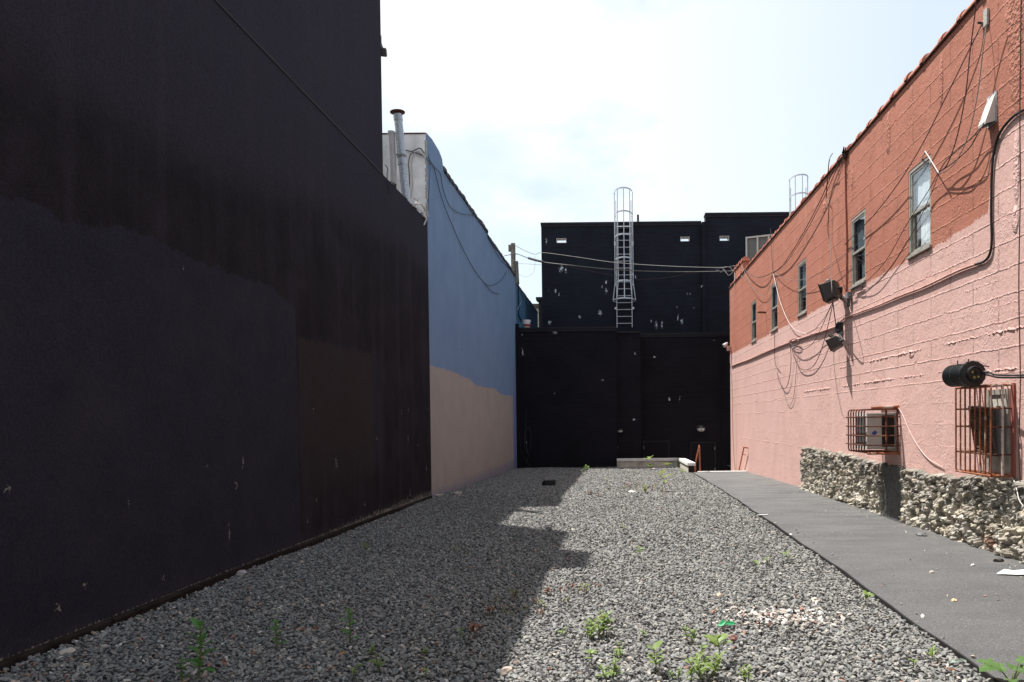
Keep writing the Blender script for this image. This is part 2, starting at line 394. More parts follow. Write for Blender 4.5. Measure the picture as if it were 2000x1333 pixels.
MAT = dict(
    left=m_black_left(), blue=m_blue(), right=m_right(),
    upper=m_back('black painted block, dusty', (.0115, .0132, .0195), (.0165, .0190, .0278), SP_UP, 'y', 0),
    lower=m_back('black painted block', (.0078, .0073, .0102), (.0126, .0118, .0160), SP_LO, 'y', 0),
    blackmetal=simple('black painted metal', (.022, .022, .026), .45, .3, 20, .4),
    darkcop=simple('black coping metal', (.012, .0125, .017), .6, .25, 6, .2),
    door=simple('black door paint', (.0092, .0090, .0115), .7, .1, 3, .1),
    plastic=simple('black plastic', (.009, .009, .010), .42, .2, 10, .35, bump=.001),
    lampgrey=simple('dark bronze lamp housing', (.045, .038, .034), .5, .25, 20, .4),
    lens=simple('lamp lens', (.10, .12, .14), .12, .2, 10, .6), whitelens=simple('frosted white lens', (.55, .55, .55), .4, .1, 10),
    white=simple('white render', (.80, .785, .755), .85, .18, 3, .2, bump=.008, bscale=14),
    pvc=simple('off white plastic pipe', (.50, .48, .48), .5, .12, 6, .3),
    galv=m_galv('galvanised flue', (.30, .32, .35), (.55, .57, .60), .42, .35), ladder=m_galv('galvanised ladder', (.36, .38, .42), (.60, .62, .66), .5, .35),
    rustcap=m_rust('rusty cap', (.09, .035, .02), (.16, .06, .04), (.05, .03, .025)),
    rust=m_rust('rusted bar', (.17, .052, .022), (.30, .105, .045), (.42, .33, .28), 16), darkrust=m_rust('dark rusted bar', (.055, .018, .012), (.12, .04, .022), (.22, .085, .04), 16),
    rail=m_rust('rust painted rail', (.27, .085, .045), (.36, .12, .065), (.20, .07, .045)), redbar=simple('red brown painted steel', (.27, .085, .065), .7, .15, 8),
    tile=m_rust('terracotta coping', (.34, .125, .085), (.50, .215, .15), (.22, .09, .07), 6), greytile=m_rust('weathered dark coping tile', (.055, .055, .062), (.12, .115, .115), (.035, .035, .04), 7),
    asphalt=m_asphalt(), ground=m_ground(), gravel=m_attr('gravel stones', .85, 120, .003), rock=m_attr('rubble stone', .95, 65, .016, .08),
    conc=simple('grey concrete', (.50, .465, .40), .9, .3, 4, .15, bump=.004), cap=simple('pale stone cap', (.68, .66, .63), .85, .12, 5, .2, bump=.003, bscale=80),
    pier=simple('dark cement pier', (.13, .125, .115), .95, .4, 5, .1, bump=.02, bscale=12),
    glass=m_glass(), frame=simple('aged aluminium frame', (.30, .275, .24), .5, .25, 10, .4, bump=.001), interior=simple('dark room', (.02, .022, .025), .9, .2, 2),
    curtain=m_curtain('white curtain', (.80, .82, .85), (.88, .90, .92)), blind=m_curtain('grey blind', (.13, .165, .19), (.22, .26, .295)),
    wire=simple('dark cable', (.05, .026, .026), .6, .2, 8), blackwire=simple('black cable', (.013, .013, .015), .5, .2, 8), greywire=simple('grey cable', (.12, .115, .105), .6, .2, 8),
    pinkcord=simple('pink painted cord', (.52, .36, .32), .6, .15, 8), whitewire=simple('white cable', (.46, .42, .40), .6, .15, 8), pinkpipe=m_rust('overpainted conduit', (.42, .235, .20), (.52, .325, .285), (.26, .11, .085), 5),
    acpanel=simple('beige metal panel', (.36, .34, .31), .5, .12, 5, .35), acdark=simple('dark louvre', (.020, .018, .017), .6, .3, 20), acfin=simple('grey coil fins', (.13, .135, .14), .5, .35, 50, .4),
    brownac=m_rust('brown louvred panel', (.075, .045, .032), (.14, .085, .062), (.04, .026, .02), 25), bluemark=simple('blue sticker', (.03, .05, .22), .5, .1),
    hood=simple('white vent hood', (.56, .53, .50), .5, .1, 6, .35), wood=simple('weathered pole', (.18, .16, .14), .9, .3, 9, .1, bump=.004), tealblue=simple('teal blue render', (.065, .16, .26), .8, .12, 2, .2, bump=.004),
    bucket=simple('white bucket plastic', (.62, .60, .60), .45, .08, 6, .35), red=simple('red label', (.30, .03, .03), .5, .2), green=simple('green plastic', (.01, .22, .07), .3, .4, 60, .5),
    cond=simple('pale grey condenser', (.42, .46, .44), .5, .12, 6, .35), dkfin=simple('condenser fins', (.12, .135, .13), .6, .3, 40),
    brown=simple('brown roof', (.10, .075, .07), .8, .2), edging=simple('rotten base board', (.020, .015, .013), .9, .5, 9, .1, bump=.01, bscale=25), tar=simple('black edging', (.012, .012, .012), .8, .2),
    paper=simple('white paper', (.72, .70, .70), .7, .06, 20, .2), bone=simple('pale stone chip', (.60, .50, .40), .8, .2, 30),
    leafd=m_leaf('green leaf', (.070, .185, .040), (.110, .250, .060)), leafl=m_leaf('bright green leaf', (.135, .205, .045), (.215, .29, .085)), leafm=m_leaf('mid green leaf', (.065, .135, .035), (.11, .20, .055)), leafy=m_leaf('yellowing leaf', (.12, .17, .035), (.21, .24, .05)),
    leafr=m_leaf('dry red leaf', (.16, .055, .025), (.28, .12, .06)), stem=simple('plant stem', (.10, .12, .04), .7, .3, 20), stemr=simple('reddish stem', (.16, .07, .035), .7, .3, 20),
    seam=simple('joint trim', (.006, .006, .007), .7, .1), hinge=simple('steel hinge', (.20, .20, .21), .4, .2, 20, .4), chip=simple('mortar', (.42, .40, .37), .9, .2, 12, .1, bump=.01),
)

# ================================================================== setting
def add_ground():
    xs = [-400, -60, XL-.2, 0.0, 2.62, XR+.1, 60, 400]; ys = [-400, -60, 2, 8, 12, 16, 20, 24.25, 28.45, 29.75, 60, 900]
    b = MB()
    for i in range(len(xs)-1):
        for j in range(len(ys)-1):
            x0, x1, y0, y1 = xs[i], xs[i+1], ys[j], ys[j+1]
            if xs[i] >= 2.6 and x1 < 5 and 24.2 < y0 < 29.7: continue
            if 0 <= x0 < 2.6 and 28.4 < y0 < 29.7: continue
            b.face([(x0, y0, zg(y0)-.02), (x1, y0, zg(y0)-.02), (x1, y1, zg(y1)-.02), (x0, y1, zg(y1)-.02)])
    tag(b.build('ground', MAT['ground']), kind='structure')
add_ground()
def xe(y): return float(np.interp(y, [0, 4.3, 24.2], [2.20, 2.25, 2.56]))
def add_path():
    b = MB(); ys = list(np.linspace(-3, 24.2, 150)); r = random.Random(3)
    e = [xe(y) + r.uniform(-.003, .003) + .010*math.sin(y*1.9) + .006*math.sin(y*5.3+1) for y in ys]
    for i in range(len(ys)-1):
        y0, y1 = ys[i], ys[i+1]; z0, z1 = zg(y0)+.02, zg(y1)+.02
        b.face([(e[i], y0, z0), (XR, y0, z0), (XR, y1, z1), (e[i+1], y1, z1)])
        b.face([(e[i], y0, z0-.06), (e[i], y0, z0), (e[i+1], y1, z1), (e[i+1], y1, z1-.06)])
    tag(b.build('path', MAT['asphalt']), kind='structure')
    b = MB()
    for i in range(len(ys)-1):
        y0, y1 = ys[i], ys[i+1]; z0, z1 = zg(y0)+.022, zg(y1)+.022; w = .018
        b.face([(e[i]-w, y0, z0), (e[i]-.002, y0, z0), (e[i+1]-.002, y1, z1), (e[i+1]-w, y1, z1)])
        b.face([(e[i]-w, y0, z0-.06), (e[i]-w, y0, z0), (e[i+1]-w, y1, z1), (e[i+1]-w, y1, z1-.06)])
    tag(b.build('path_edging', MAT['tar']), 'thin black edging strip between gravel and asphalt path', 'edging')
add_path()
def add_steps():
    b = MB(); z = zg(24.2)
    for k in range(6): b.box(2.64, XR, 24.36+k*.3, 24.66+k*.3, z-.2*(k+1)-.25, z-.2*(k+1))
    b.box(2.64, XR, 26.16, 29.7, -1.9, -1.6); b.box(.0, 2.62, 28.47, 29.7, -1.9, -1.6)
    b.box(-.2, -.003, 28.82, 29.7, -1.9, -.3); b.box(2.63, XR, 24.24, 24.36, -1.7, z-.2)
    tag(b.build('steps', MAT['conc']), kind='structure')
    b = MB(); b.box(2.72, XR-.02, 24.2, 24.36, z-.1, z+.045)
    tag(b.build('stair_nosing', MAT['cap'], bevel=.01), 'pale concrete edge across the far end of the asphalt path', 'step edge')
add_steps()

# ---------------------------------------------------------------- gravel
ICO = None
def ico():
    bm = bmesh.new(); bmesh.ops.create_icosphere(bm, subdivisions=1, radius=1)
    v = np.array([x.co[:] for x in bm.verts]); f = np.array([[q.index for q in x.verts] for x in bm.faces]); bm.free(); return v, f
def stones(name, pts, size, col, mat, flat=.42, tilt=.48, jit=.38):
    v, f = ico(); n = len(pts); k = len(v)
    V = np.repeat(v[None], n, 0) * (1 + rng.uniform(-jit, jit, (n, k, 1)))
    S = np.stack([size*rng.uniform(.85, 1.35, n), size*rng.uniform(.6, 1.0, n), size*flat*rng.uniform(.6, 1.3, n)], 1)
    V *= S[:, None, :]
    ax = rng.normal(0, tilt, n); ay = rng.normal(0, tilt, n); az = rng.uniform(0, 6.283, n)
    def rot(V, a, i, j):
        c, s = np.cos(a)[:, None], np.sin(a)[:, None]; x, y = V[:, :, i].copy(), V[:, :, j].copy()
        V[:, :, i] = c*x - s*y; V[:, :, j] = s*x + c*y
    rot(V, ax, 1, 2); rot(V, ay, 0, 2); rot(V, az, 0, 1)
    V += pts[:, None, :]
    Fc = (f[None] + (np.arange(n)*k)[:, None, None]).reshape(-1)
    me = bpy.data.meshes.new(name); nf = n*len(f)
    me.vertices.add(n*k); me.vertices.foreach_set('co', V.reshape(-1).astype(np.float32))
    me.loops.add(nf*3); me.loops.foreach_set('vertex_index', Fc.astype(np.int32))
    me.polygons.add(nf); me.polygons.foreach_set('loop_start', np.arange(0, nf*3, 3, dtype=np.int32))
    me.polygons.foreach_set('use_smooth', [False]*nf); me.update(calc_edges=True)
    a = me.color_attributes.new('col', 'FLOAT_COLOR', 'POINT')
    c4 = np.concatenate([np.repeat(col[:, None, :], k, 1), np.ones((n, k, 1))], 2)
    a.data.foreach_set('color', c4.reshape(-1).astype(np.float32))
    me.materials.append(mat); o = bpy.data.objects.new(name, me); COL.objects.link(o); return o
def grid_pts(y0, y1, sp):
    ys = np.arange(y0, y1, sp); xs = np.arange(XL+.02, 2.7, sp)
    X, Y = np.meshgrid(xs, ys); X = X.ravel()+rng.uniform(-.5, .5, X.size)*sp; Y = Y.ravel()+rng.uniform(-.5, .5, Y.size)*sp
    e = np.interp(Y, [0, 4.3, 24.2], [2.20, 2.25, 2.56]) - .035
    ok = (X < e) & (X > XL+.03) & ((Y < YB-.05) | (X > 3)) & ~((Y > 28.1) & (X > -.02))
    return X[ok], Y[ok]
GREYS = np.array([(.150, .152, .152), (.115, .120, .125), (.19, .187, .178), (.135, .145, .145), (.24, .232, .218), (.098, .100, .105), (.17, .175, .185), (.20, .205, .20)])
PALE = np.array([(.48, .44, .385), (.43, .40, .355), (.55, .53, .50), (.36, .31, .26), (.46, .38, .30), (.33, .18, .13)])
def stone_cols(n, palep):
    c = (GREYS*.6+GREYS.mean(0)*.4)[rng.integers(0, len(GREYS), n)] * rng.uniform(1.02, 1.42, (n, 1)) * np.array([1.03, 1.0, .95])
    m = rng.random(n) < palep
    c[m] = PALE[rng.integers(0, len(PALE), m.sum())] * rng.uniform(.8, 1.05, (m.sum(), 1))
    return c
PC = ong(1530, 1212)
def add_gravel():
    P_, S_, C_ = [], [], []
    for y0, y1, sp, s0, s1 in ((1.8, 8.5, .0275, .0115, .0245), (8.5, 15, .033, .0135, .0255), (15, 29, .043, .017, .031)):
        X, Y = grid_pts(y0, y1, sp); n = len(X); s = s0 + (s1-s0)*rng.beta(1.6, 2.6, n)
        s[rng.random(n) < .012] *= 1.5
        Z = np.interp(Y, GY, GZ) - .012 + rng.uniform(0, .022, n) + .012*np.sin(X*2.1+Y*.7)*np.cos(Y*1.3)
        pale = np.where((X < -1.2) & (Y < 6.5), .070, .012) + np.where(Y < 5.0, .02, 0)
        P_.append(np.stack([X, Y, Z], 1)); S_.append(s); C_.append(stone_cols(n, pale))
    pts, s, c = np.concatenate(P_), np.concatenate(S_), np.concatenate(C_)
    tag(stones('gravel', pts, s, c, MAT['gravel']), kind='stuff')
    n = 290; a = rng.uniform(0, 6.283, n); r = np.sqrt(rng.random(n))*rng.uniform(.4, 1.45, n)
    X = PC.x + np.cos(a)*r*.50; Y = PC.y + .05 + np.sin(a)*r*.36
    pts = np.stack([X, Y, np.full(n, .012)+rng.uniform(0, .012, n)], 1)
    c = PALE[rng.choice(len(PALE), n, p=[.28, .22, .26, .12, .05, .07])]*rng.uniform(.7, 1.1, (n, 1)); c[:, 2] *= 1.02
    tag(stones('pale_rubble', pts, rng.uniform(.010, .026, n), c, MAT['gravel']), kind='stuff')
    n = 60; Y = rng.uniform(3.2, 22, n); X = np.interp(Y, [0, 4.3, 24.2], [2.20, 2.25, 2.56]) + np.abs(rng.normal(0, .14, n))
    pts = np.stack([X, Y, np.interp(Y, GY, GZ)+.028], 1)
    tag(stones('stray_gravel', pts, rng.uniform(.006, .018, n), stone_cols(n, .15), MAT['gravel']), kind='stuff')
    # crumbs and dust on the path
    n = 200; Y = rng.uniform(3.5, 20, n); X = np.where(rng.random(n) < .62, XR-.12-np.abs(rng.normal(0, .3, n)), rng.uniform(2.4, 4.3, n))
    pts = np.stack([X, Y, np.interp(Y, GY, GZ)+.024], 1)
    tag(stones('stone_crumbs', pts, rng.uniform(.004, .014, n), stone_cols(n, .6), MAT['gravel']), kind='stuff')
add_gravel()

# ================================================================== left: black building
def add_black_building():
    r = thing('black_building', 'tall black stucco building filling the left side, stepping down to a low black wall', 'building', (XL, YT, 0))
    b = MB(); zt = 8.95
    b.box(-14, XL, -3, YT, -.3, zt); b.box(-14, XL, YT, YK, -.3, ZLOW); b.box(-7, XL, 10.1, 11.06, zt, 10.05)
    # merge visually: the faces butt end to end
    b.build('wall', MAT['left'], r)
    b = MB(); p0 = onx(415, 0, XL)
    b.box(XL, XL+.010, -3, YT-.01, ZLOW-.022, ZLOW+.010); b.build('joint_trim', MAT['seam'], r)
    b = MB(); rr = random.Random(5); y = -3.0                    # rotten strip where wall meets gravel
    while y < YK-.05:
        L = rr.uniform(.5, 1.2); y1 = min(y+L, YK-.02); z0, z1 = zg(y), zg(y1)
        b.prism([(XL, y, z0-.1), (XL+.028, y, z0-.1), (XL+.022+rr.uniform(0, .02), y, z0+.05+rr.uniform(-.015, .02)), (XL, y, z0+.065)], (0, y1-y, z1-z0)); y = y1
    b.build('base_strip', MAT['edging'], r)
    b = MB(); b.m = 0                                            # crumpled flashing along the low roof edge
    pts = []; y = YT+.25
    while y < YK-.1:
        pts.append((XL-.03+rr.uniform(-.03, .07), y, ZLOW+rr.uniform(.0, .05))); y += rr.uniform(.12, .3)
    for i in range(len(pts)-1):
        a, c = Vector(pts[i]), Vector(pts[i+1]); b.face([a, c, c+Vector((-.14, 0, .04)), a+Vector((-.14, 0, .03))])
    b.build('roof_flashing', MAT['galv'], r)
    # lamp on the corner
    p = onx(749, 95, XL); l = thing('wall_lamp', 'small floodlight on the top rear corner of the tall black building', 'lamp', (XL, YT, p.z))
    b = MB(); b.box(XL-.1, XL-.01, YT+.001, YT+.07, p.z-.02, p.z+.18); b.tube([(XL-.03, YT+.05, p.z+.1), (XL-.03, YT+.17, p.z+.02)], .016); b.build('bracket', MAT['blackmetal'], l)
    b = MB(); b.obox((XL-.02, YT+.2, p.z-.03), (.045, .012, 0), (-.012, .05, .03), (0, -.02, .07)); b.build('lamp_head', MAT['lampgrey'], l, bevel=.01)
    b = MB(); b.obox((XL+.031, YT+.214, p.z-.033), (.005, .002, 0), (-.010, .04, .025), (0, -.015, .058)); b.build('lens', MAT['whitelens'], l)
    return r
add_black_building()

# ---------------------------------------------------------------- coping tiles
def coping(b, y0, y1, xc, z, rad, pitch=.55, seed=1, xw=1.0):
    rr = random.Random(seed); y = y0; n = 9
    while y < y1-.05:
        L = min(pitch, y1-y); dz = rr.uniform(-.012, .012); dx = rr.uniform(-.012, .012); tl = rr.uniform(-.012, .012)
        prof = [(0, 1.20), (.08, 1.24), (.095, 1.0), (L-.004, .95)]
        base = len(b.v)
        for (h, k) in prof:
            for i in range(n+1):
                th = math.pi*i/n; b.v.append(Vector((xc+dx+math.cos(th)*rad*k*xw, y+h, z+dz+tl*h/L+math.sin(th)*rad*k)))
        for j in range(len(prof)-1):
            for i in range(n):
                b.f.append((base+j*(n+1)+i, base+j*(n+1)+i+1, base+(j+1)*(n+1)+i+1, base+(j+1)*(n+1)+i)); b.mi.append(b.m)
        b.f.append(tuple(base+i for i in range(n+1))); b.mi.append(b.m); b.f.append(tuple(base+3*(n+1)+i for i in reversed(range(n+1)))); b.mi.append(b.m)
        y += L

# ================================================================== blue building
def add_blue_building():
    r = thing('blue_building', 'blue building with ragged beige lower paint, behind the black wall', 'building', (XL, YK, 0))
    z1 = onx(850, 284, XL).z; y1 = onx(865, 300, XL).y; z2 = onx(905, 385, XL).z-.08; y2 = onx(952, 450, XL).y; z3 = onx(985, 506, XL).z-.08; y3 = YB+.25
    pr = [(XL, YK+.002, -.5), (XL, YK+.002, z1-.02), (XL, YK+.5, z1+.03), (XL, y1-.35, z1), (XL, y1-.08, z1-.08), (XL, y1, z1-.22), (XL, y1+.02, z2), (XL, y2, z2), (XL, y2, z3), (XL, y3, z3), (XL, y3, -.5)]
    b = MB(); b.prism(pr, (-.30, 0, 0)); b.build('wall', MAT['blue'], r)
    b = MB(); b.box(-14, XL-.302, YK+.01, YK+.25, -.3, z1-.06); b.box(-14, XL-.012, YK-.02, YK+.001, ZLOW-.5, z1-.06); b.build('end_wall', MAT['white'], r)
    b = MB(); b.box(-14, XL-.02, YK-.03, YK+.28, z1-.058, z1-.03); b.build('roof_edge', MAT['rustcap'], r)
    b = MB(); b.box(-14, XL-.31, YK+.26, y3, -.3, z3-.5); b.build('roof', MAT['brown'], r)
    b = MB(); coping(b, y1+.05, y2, XL-.13, z2-.01, .155, .42, 2); coping(b, y2+.02, y3, XL-.13, z3-.01, .155, .42, 3)
    b.build('coping', MAT['greytile'], r)
    # bare mortar edge on the corner and roof
    rr = random.Random(2)
    for k in range(9):
        b = MB(); z = ZLOW+.1+k*(z1-ZLOW-.25)/9; b.box(XL-.03, XL+.003, YK-.024, YK+.02+rr.uniform(0, .04), z, z+rr.uniform(.08, .2)); b.build('bare_mortar', MAT['chip'], r)
    # flues on the low roof in front of the white end wall
    q = lambda u, v: ony(u, v, 14.6)
    f = thing('flue_pipe', 'shiny galvanised flue pipe with a rusty cap beside a white wall', 'flue pipe', q(794, 372))
    a, c = q(793, 385), q(778, 236); m = a.lerp(c, .42); b = MB(); b.lathe(a, c-a, [(-.4, .082), ((m-a).length, .082), ((m-a).length, .092), ((m-a).length+.05, .092), ((m-a).length+.05, .082), ((c-a).length, .082), ((c-a).length, .09), ((c-a).length+.12, .09)], 18)
    b.build('pipe', MAT['galv'], f, smooth=True)
    d = (c-a).normalized(); t = c+d*.14; b = MB(); b.lathe(t, d, [(0.025, .15), (.031, .15), (.055, .05), (.062, .005)], 18)
    for k in range(3): th = 2.1*k; b.tube([t+Vector((math.cos(th)*.08, math.sin(th)*.08, -.04)), t+Vector((math.cos(th)*.12, math.sin(th)*.12, .03))], .008, 5)
    b.build('rain_cap', MAT['rustcap'], f)
    b = MB(); b.lathe(m, c-a, [(.15, .094), (.19, .094)], 18); b.build('pipe_band', MAT['hinge'], f)
    f = thing('vent_pipe', 'off white plastic vent pipe left of the shiny flue', 'vent pipe', q(768, 350))
    b = MB(); b.tube([q(768, 372), q(768, 330), q(764.5, 258)], .068, 16); b.build('pipe', MAT['pvc'], f, smooth=True)
    b = MB(); e = q(764.5, 258); b.lathe(e, (0, 0, 1), [(-.05, .074), (.004, .074)], 16); b.build('collar', MAT['pvc'], f)
    return z3, y3
Z3, Y3 = add_blue_building()

def add_teal_wall():
    z0 = onx(1035, 587, XL).z-.08; r = thing('teal_wall', 'small teal blue parapet wall with dark tiles beyond the blue building', 'wall', (XL, Y3, 0))
    b = MB(); b.box(XL-.3, XL-.03, Y3+.002, 37.4, -.4, z0); b.build('wall', MAT['tealblue'], r)
    b = MB(); coping(b, Y3+.05, 37.4, XL-.165, z0-.01, .15, .42, 6); b.build('coping', MAT['greytile'], r)
    c = thing('brown_shed', 'small brown roofed block in the gap beside the upper black wall', 'shed', (-4.6, 44, 0))
    t = ony(1050, 594, 44); b = MB(); b.box(-6.4, -4.0, 44, 46, 0, t.z-.25); b.build('wall', MAT['conc'], c); b = MB(); b.box(-6.6, -3.9, 43.9, 46.1, t.z-.249, t.z); b.build('roof', MAT['brown'], c)
    t = ony(1056, 581, 40); c = thing('dark_chimney', 'dark square chimney peeking past the left edge of the upper black wall', 'chimney', (t.x, 40, 0))
    b = MB(); b.box(t.x-.12, t.x+.6, 40, 40.7, 0, t.z-.16); b.build('stack', MAT['darkcop'], c); b = MB(); b.box(t.x-.26, t.x+.7, 39.9, 40.8, t.z-.159, t.z); b.build('cap', MAT['darkcop'], c)
add_teal_wall()

# ================================================================== back buildings
YU = 32.0
def add_back():
    r = thing('rear_building', 'low black block building closing the far end of the lot', 'building', (0, YB, 0))
    xa, xb, xc = ony(1205, 780, YB).x, ony(1252, 780, 29.05).x, XR+.5
    zt = ony(1110, 643, YB).z; zt2 = ony(1228, 651, 29.05).z; zt3 = ony(1340, 654, 29.7).z
    b = MB(); b.box(XL+.01, xa, YB, YU-.01, -2, zt); b.box(xa, xb, 29.05, YU-.01, -2, zt2); b.box(xb, xc, 29.7, YU-.01, -2, zt3)
    b.box(XL+.012, XL+.14, YB-.05, YB-.001, -.4, zt+.22)
    b.box(ony(1409, 780, 29.6).x, ony(1412, 780, 29.6).x, 29.64, 29.699, -2, zt3-.02)
    b.build('wall', MAT['lower'], r)
    b = MB(); b.box(XL+.15, xa+.012, YB-.07, YB+.35, zt+.001, zt+.075); b.box(xa+.016, xb+.01, 29.0, 29.4, zt2+.001, zt2+.075); b.box(xb+.014, xc, 29.64, 30.0, zt3+.001, zt3+.075)
    b.box(XL+.15, xa+.014, YB-.045, YB-.001, zt-.10, zt-.001); b.box(xb+.015, xc, 29.67, 29.699, zt3-.09, zt3-.001)
    b.build('coping', MAT['darkcop'], r)
    for (u0, u1, v, hs) in ((1258, 1305, 864, -1), (1350, 1395, 866, 1)):
        p0, p1 = ony(u0, v, 29.7), ony(u1, v, 29.7); b = MB(); b.box(p0.x, p1.x, 29.655, 29.699, -1.6, p0.z); d = b.build('door', MAT['door'], r)
        b = MB(); w = .06
        b.box(p0.x-w, p0.x-.002, 29.64, 29.699, -1.6, p0.z+w); b.box(p1.x+.002, p1.x+w, 29.64, 29.699, -1.6, p0.z+w); b.box(p0.x-.001, p1.x+.001, 29.64, 29.699, p0.z+.002, p0.z+w); b.build('door_frame', MAT['darkcop'], d)
        hx = p0.x-.012 if hs < 0 else p1.x+.012
        for hz in (p0.z-.22, p0.z-1.1):
            b = MB(); b.box(hx-.014, hx+.014, 29.63, 29.655 if 0 else 29.639, hz-.06, hz+.06); b.build('hinge', MAT['hinge'], d)
    # bulkhead lamps
    def bulk(p, y, w, label, n=(0, -1, 0)):
        l = thing('bulkhead_lamp', label, 'lamp', (p.x, y, p.z), 'oval bulkhead lamps on the rear wall')
        b = MB(); b.lathe((p.x, y, p.z), n, [(0, w*.5), (.04, w*.5), (.06, w*.42)], 20)
        for v in b.v: v.z = p.z+(v.z-p.z)*.72
        b.build('base', MAT['blackmetal'], l, smooth=False)
        b = MB(); b.lathe((p.x, y, p.z), n, [(.06, w*.40), (.11, w*.34), (.145, w*.2), (.155, .01)], 20)
        for v in b.v: v.z = p.z+(v.z-p.z)*.68
        b.build('lens', MAT['whitelens'], l, smooth=True)
        b = MB(); pr = [(p.x+math.cos(a)*w*.47, y-.07-.10*math.sin(a), p.z+math.sin(a)*w*.10) for a in np.linspace(0, math.pi, 13)]
        top = [(p.x+math.cos(a)*w*.52, y-.001-.02*math.sin(a), p.z+.02+math.sin(a)*w*.36) for a in np.linspace(0, math.pi, 13)]
        for i in range(12): b.face([pr[i], pr[i+1], top[i+1], top[i]])
        b.tube([(p.x, y-.13, p.z+w*.1), (p.x, y-.165, p.z), (p.x, y-.13, p.z-w*.24), (p.x, y-.06, p.z-w*.3)], .010, 5)
        b.build('visor', MAT['blackmetal'], l)
    bulk(ony(1369, 838, 29.7), 29.7, .40, 'black hooded oval lamp on the rear wall above the sunken door')
    bulk(ony(1211, 842, 29.05), 29.05, .26, 'smaller black lamp at the inside corner of the rear wall')
    b = MB(); p = ony(1279, 697, 29.7)
    # loose cords hanging at the left of the rear wall
    for k, (lab, pix) in enumerate((('thin dark cord looping down the left end of the rear wall', ((1028, 800), (1026, 840), (1024, 870), (1030, 885), (1026, 850), (1033, 835), (1037, 860), (1032, 888), (1028, 905))),
                     ('thin dark cord trailing to the gravel at the left end of the rear wall', ((1014, 845), (1018, 880), (1024, 893), (1031, 905), (1036, 911))))):
        b = MB(); b.tube(smooth_path([ony(u, v, YB-.06) for u, v in pix]), .012, 5); tag(b.build('loose_cord', MAT['blackmetal']), lab, 'cord')
    # upper building
    r = thing('upper_building', 'tall black block building rising behind the low rear roof', 'building', (0, YU, 0))
    x0 = ony(1058, 540, YU).x; xs = ony(1378, 500, YU).x; ztop = ony(1215, 438, YU).z; ztr = ony(1450, 421, YU).z; x1 = 12.0; T = .35
    holes = []
    for u0, u1, v0, v1 in ((1087, 1106, 466, 475), (1329, 1346.5, 463, 472), (1405, 1423, 462.5, 472)):
        a, c = ony(u0, v1, YU), ony(u1, v0, YU); holes.append((a.x, c.x, a.z, c.z))
    b = MB(); ZH0 = min(h[2] for h in holes); 
    # sheets between holes, column by column
    def slab(xa_, xb_, za, zb, y0): b.box(xa_, xb_, y0, YU+T, za, zb)
    cols = [x0, holes[0][0], holes[0][1], holes[1][0], holes[1][1], xs]
    slab(x0, holes[0][0], 0, ztop, YU); slab(holes[0][0], holes[0][1], 0, holes[0][2], YU); slab(holes[0][0], holes[0][1], holes[0][3], ztop, YU)
    slab(holes[0][1], holes[1][0], 0, ztop, YU); slab(holes[1][0], holes[1][1], 0, holes[1][2], YU); slab(holes[1][0], holes[1][1], holes[1][3], ztop, YU); slab(holes[1][1], xs, 0, ztop, YU)
    y0 = YU-.1
    slab(xs, holes[2][0], 0, ztr, y0); slab(holes[2][0], holes[2][1], 0, holes[2][2], y0); slab(holes[2][0], holes[2][1], holes[2][3], ztr, y0); slab(holes[2][1], x1, 0, ztr, y0)
    slab(xs-.17, xs-.001, 0, ztop+.02, YU-.16)
    b.box(x0, x1, YU+T, 44, 0, ZH0-.12)
    b.build('wall', MAT['upper'], r)
    b = MB(); b.box(x0-.02, xs-.18, YU-.05, YU+T+.05, ztop+.001, ztop+.09); b.box(xs-.02, x1, YU-.16, YU+T+.05, ztr+.001, ztr+.09); b.box(x0-.01, xs-.18, YU-.03, YU-.001, ztop-.09, ztop-.001); b.box(xs+.01, x1, YU-.13, YU-.101, ztr-.10, ztr-.001)
    b.build('coping', MAT['darkcop'], r)
    for i, (xa_, xb_, za, zb) in enumerate(holes):
        yy = YU-.012 if i < 2 else YU-.112; b = MB(); t = .012
        b.box(xa_, xa_+t, yy, YU+T, za, zb); b.box(xb_-t, xb_, yy, YU+T, za, zb); b.box(xa_+t, xb_-t, yy, YU+T, za, za+t); b.box(xa_+t, xb_-t, yy, YU+T, zb-t, zb)
        b.build('scupper_opening', MAT['hood'], r)
    p = ony(1246, 420, YU+.6); b = MB(); b.tube([(p.x, p.y, ztop-.8), p], .05, 10); tag(b.build('roof_pipe', MAT['blackmetal']), 'short black pipe on the upper roof beside the ladder', 'pipe')
    p = ony(1463, 413, YU+2); b = MB(); b.lathe((p.x, p.y, p.z-.36), (0, 0, 1), [(-.9, .27), (0, .27), (.14, .25), (.26, .17), (.32, .05)], 16); tag(b.build('roof_vent', MAT['galv'], smooth=True), 'grey domed vent showing over the taller roof edge', 'roof vent')
    return zt, zt2, ztop
ZT, ZT2, ZTOP = add_back()

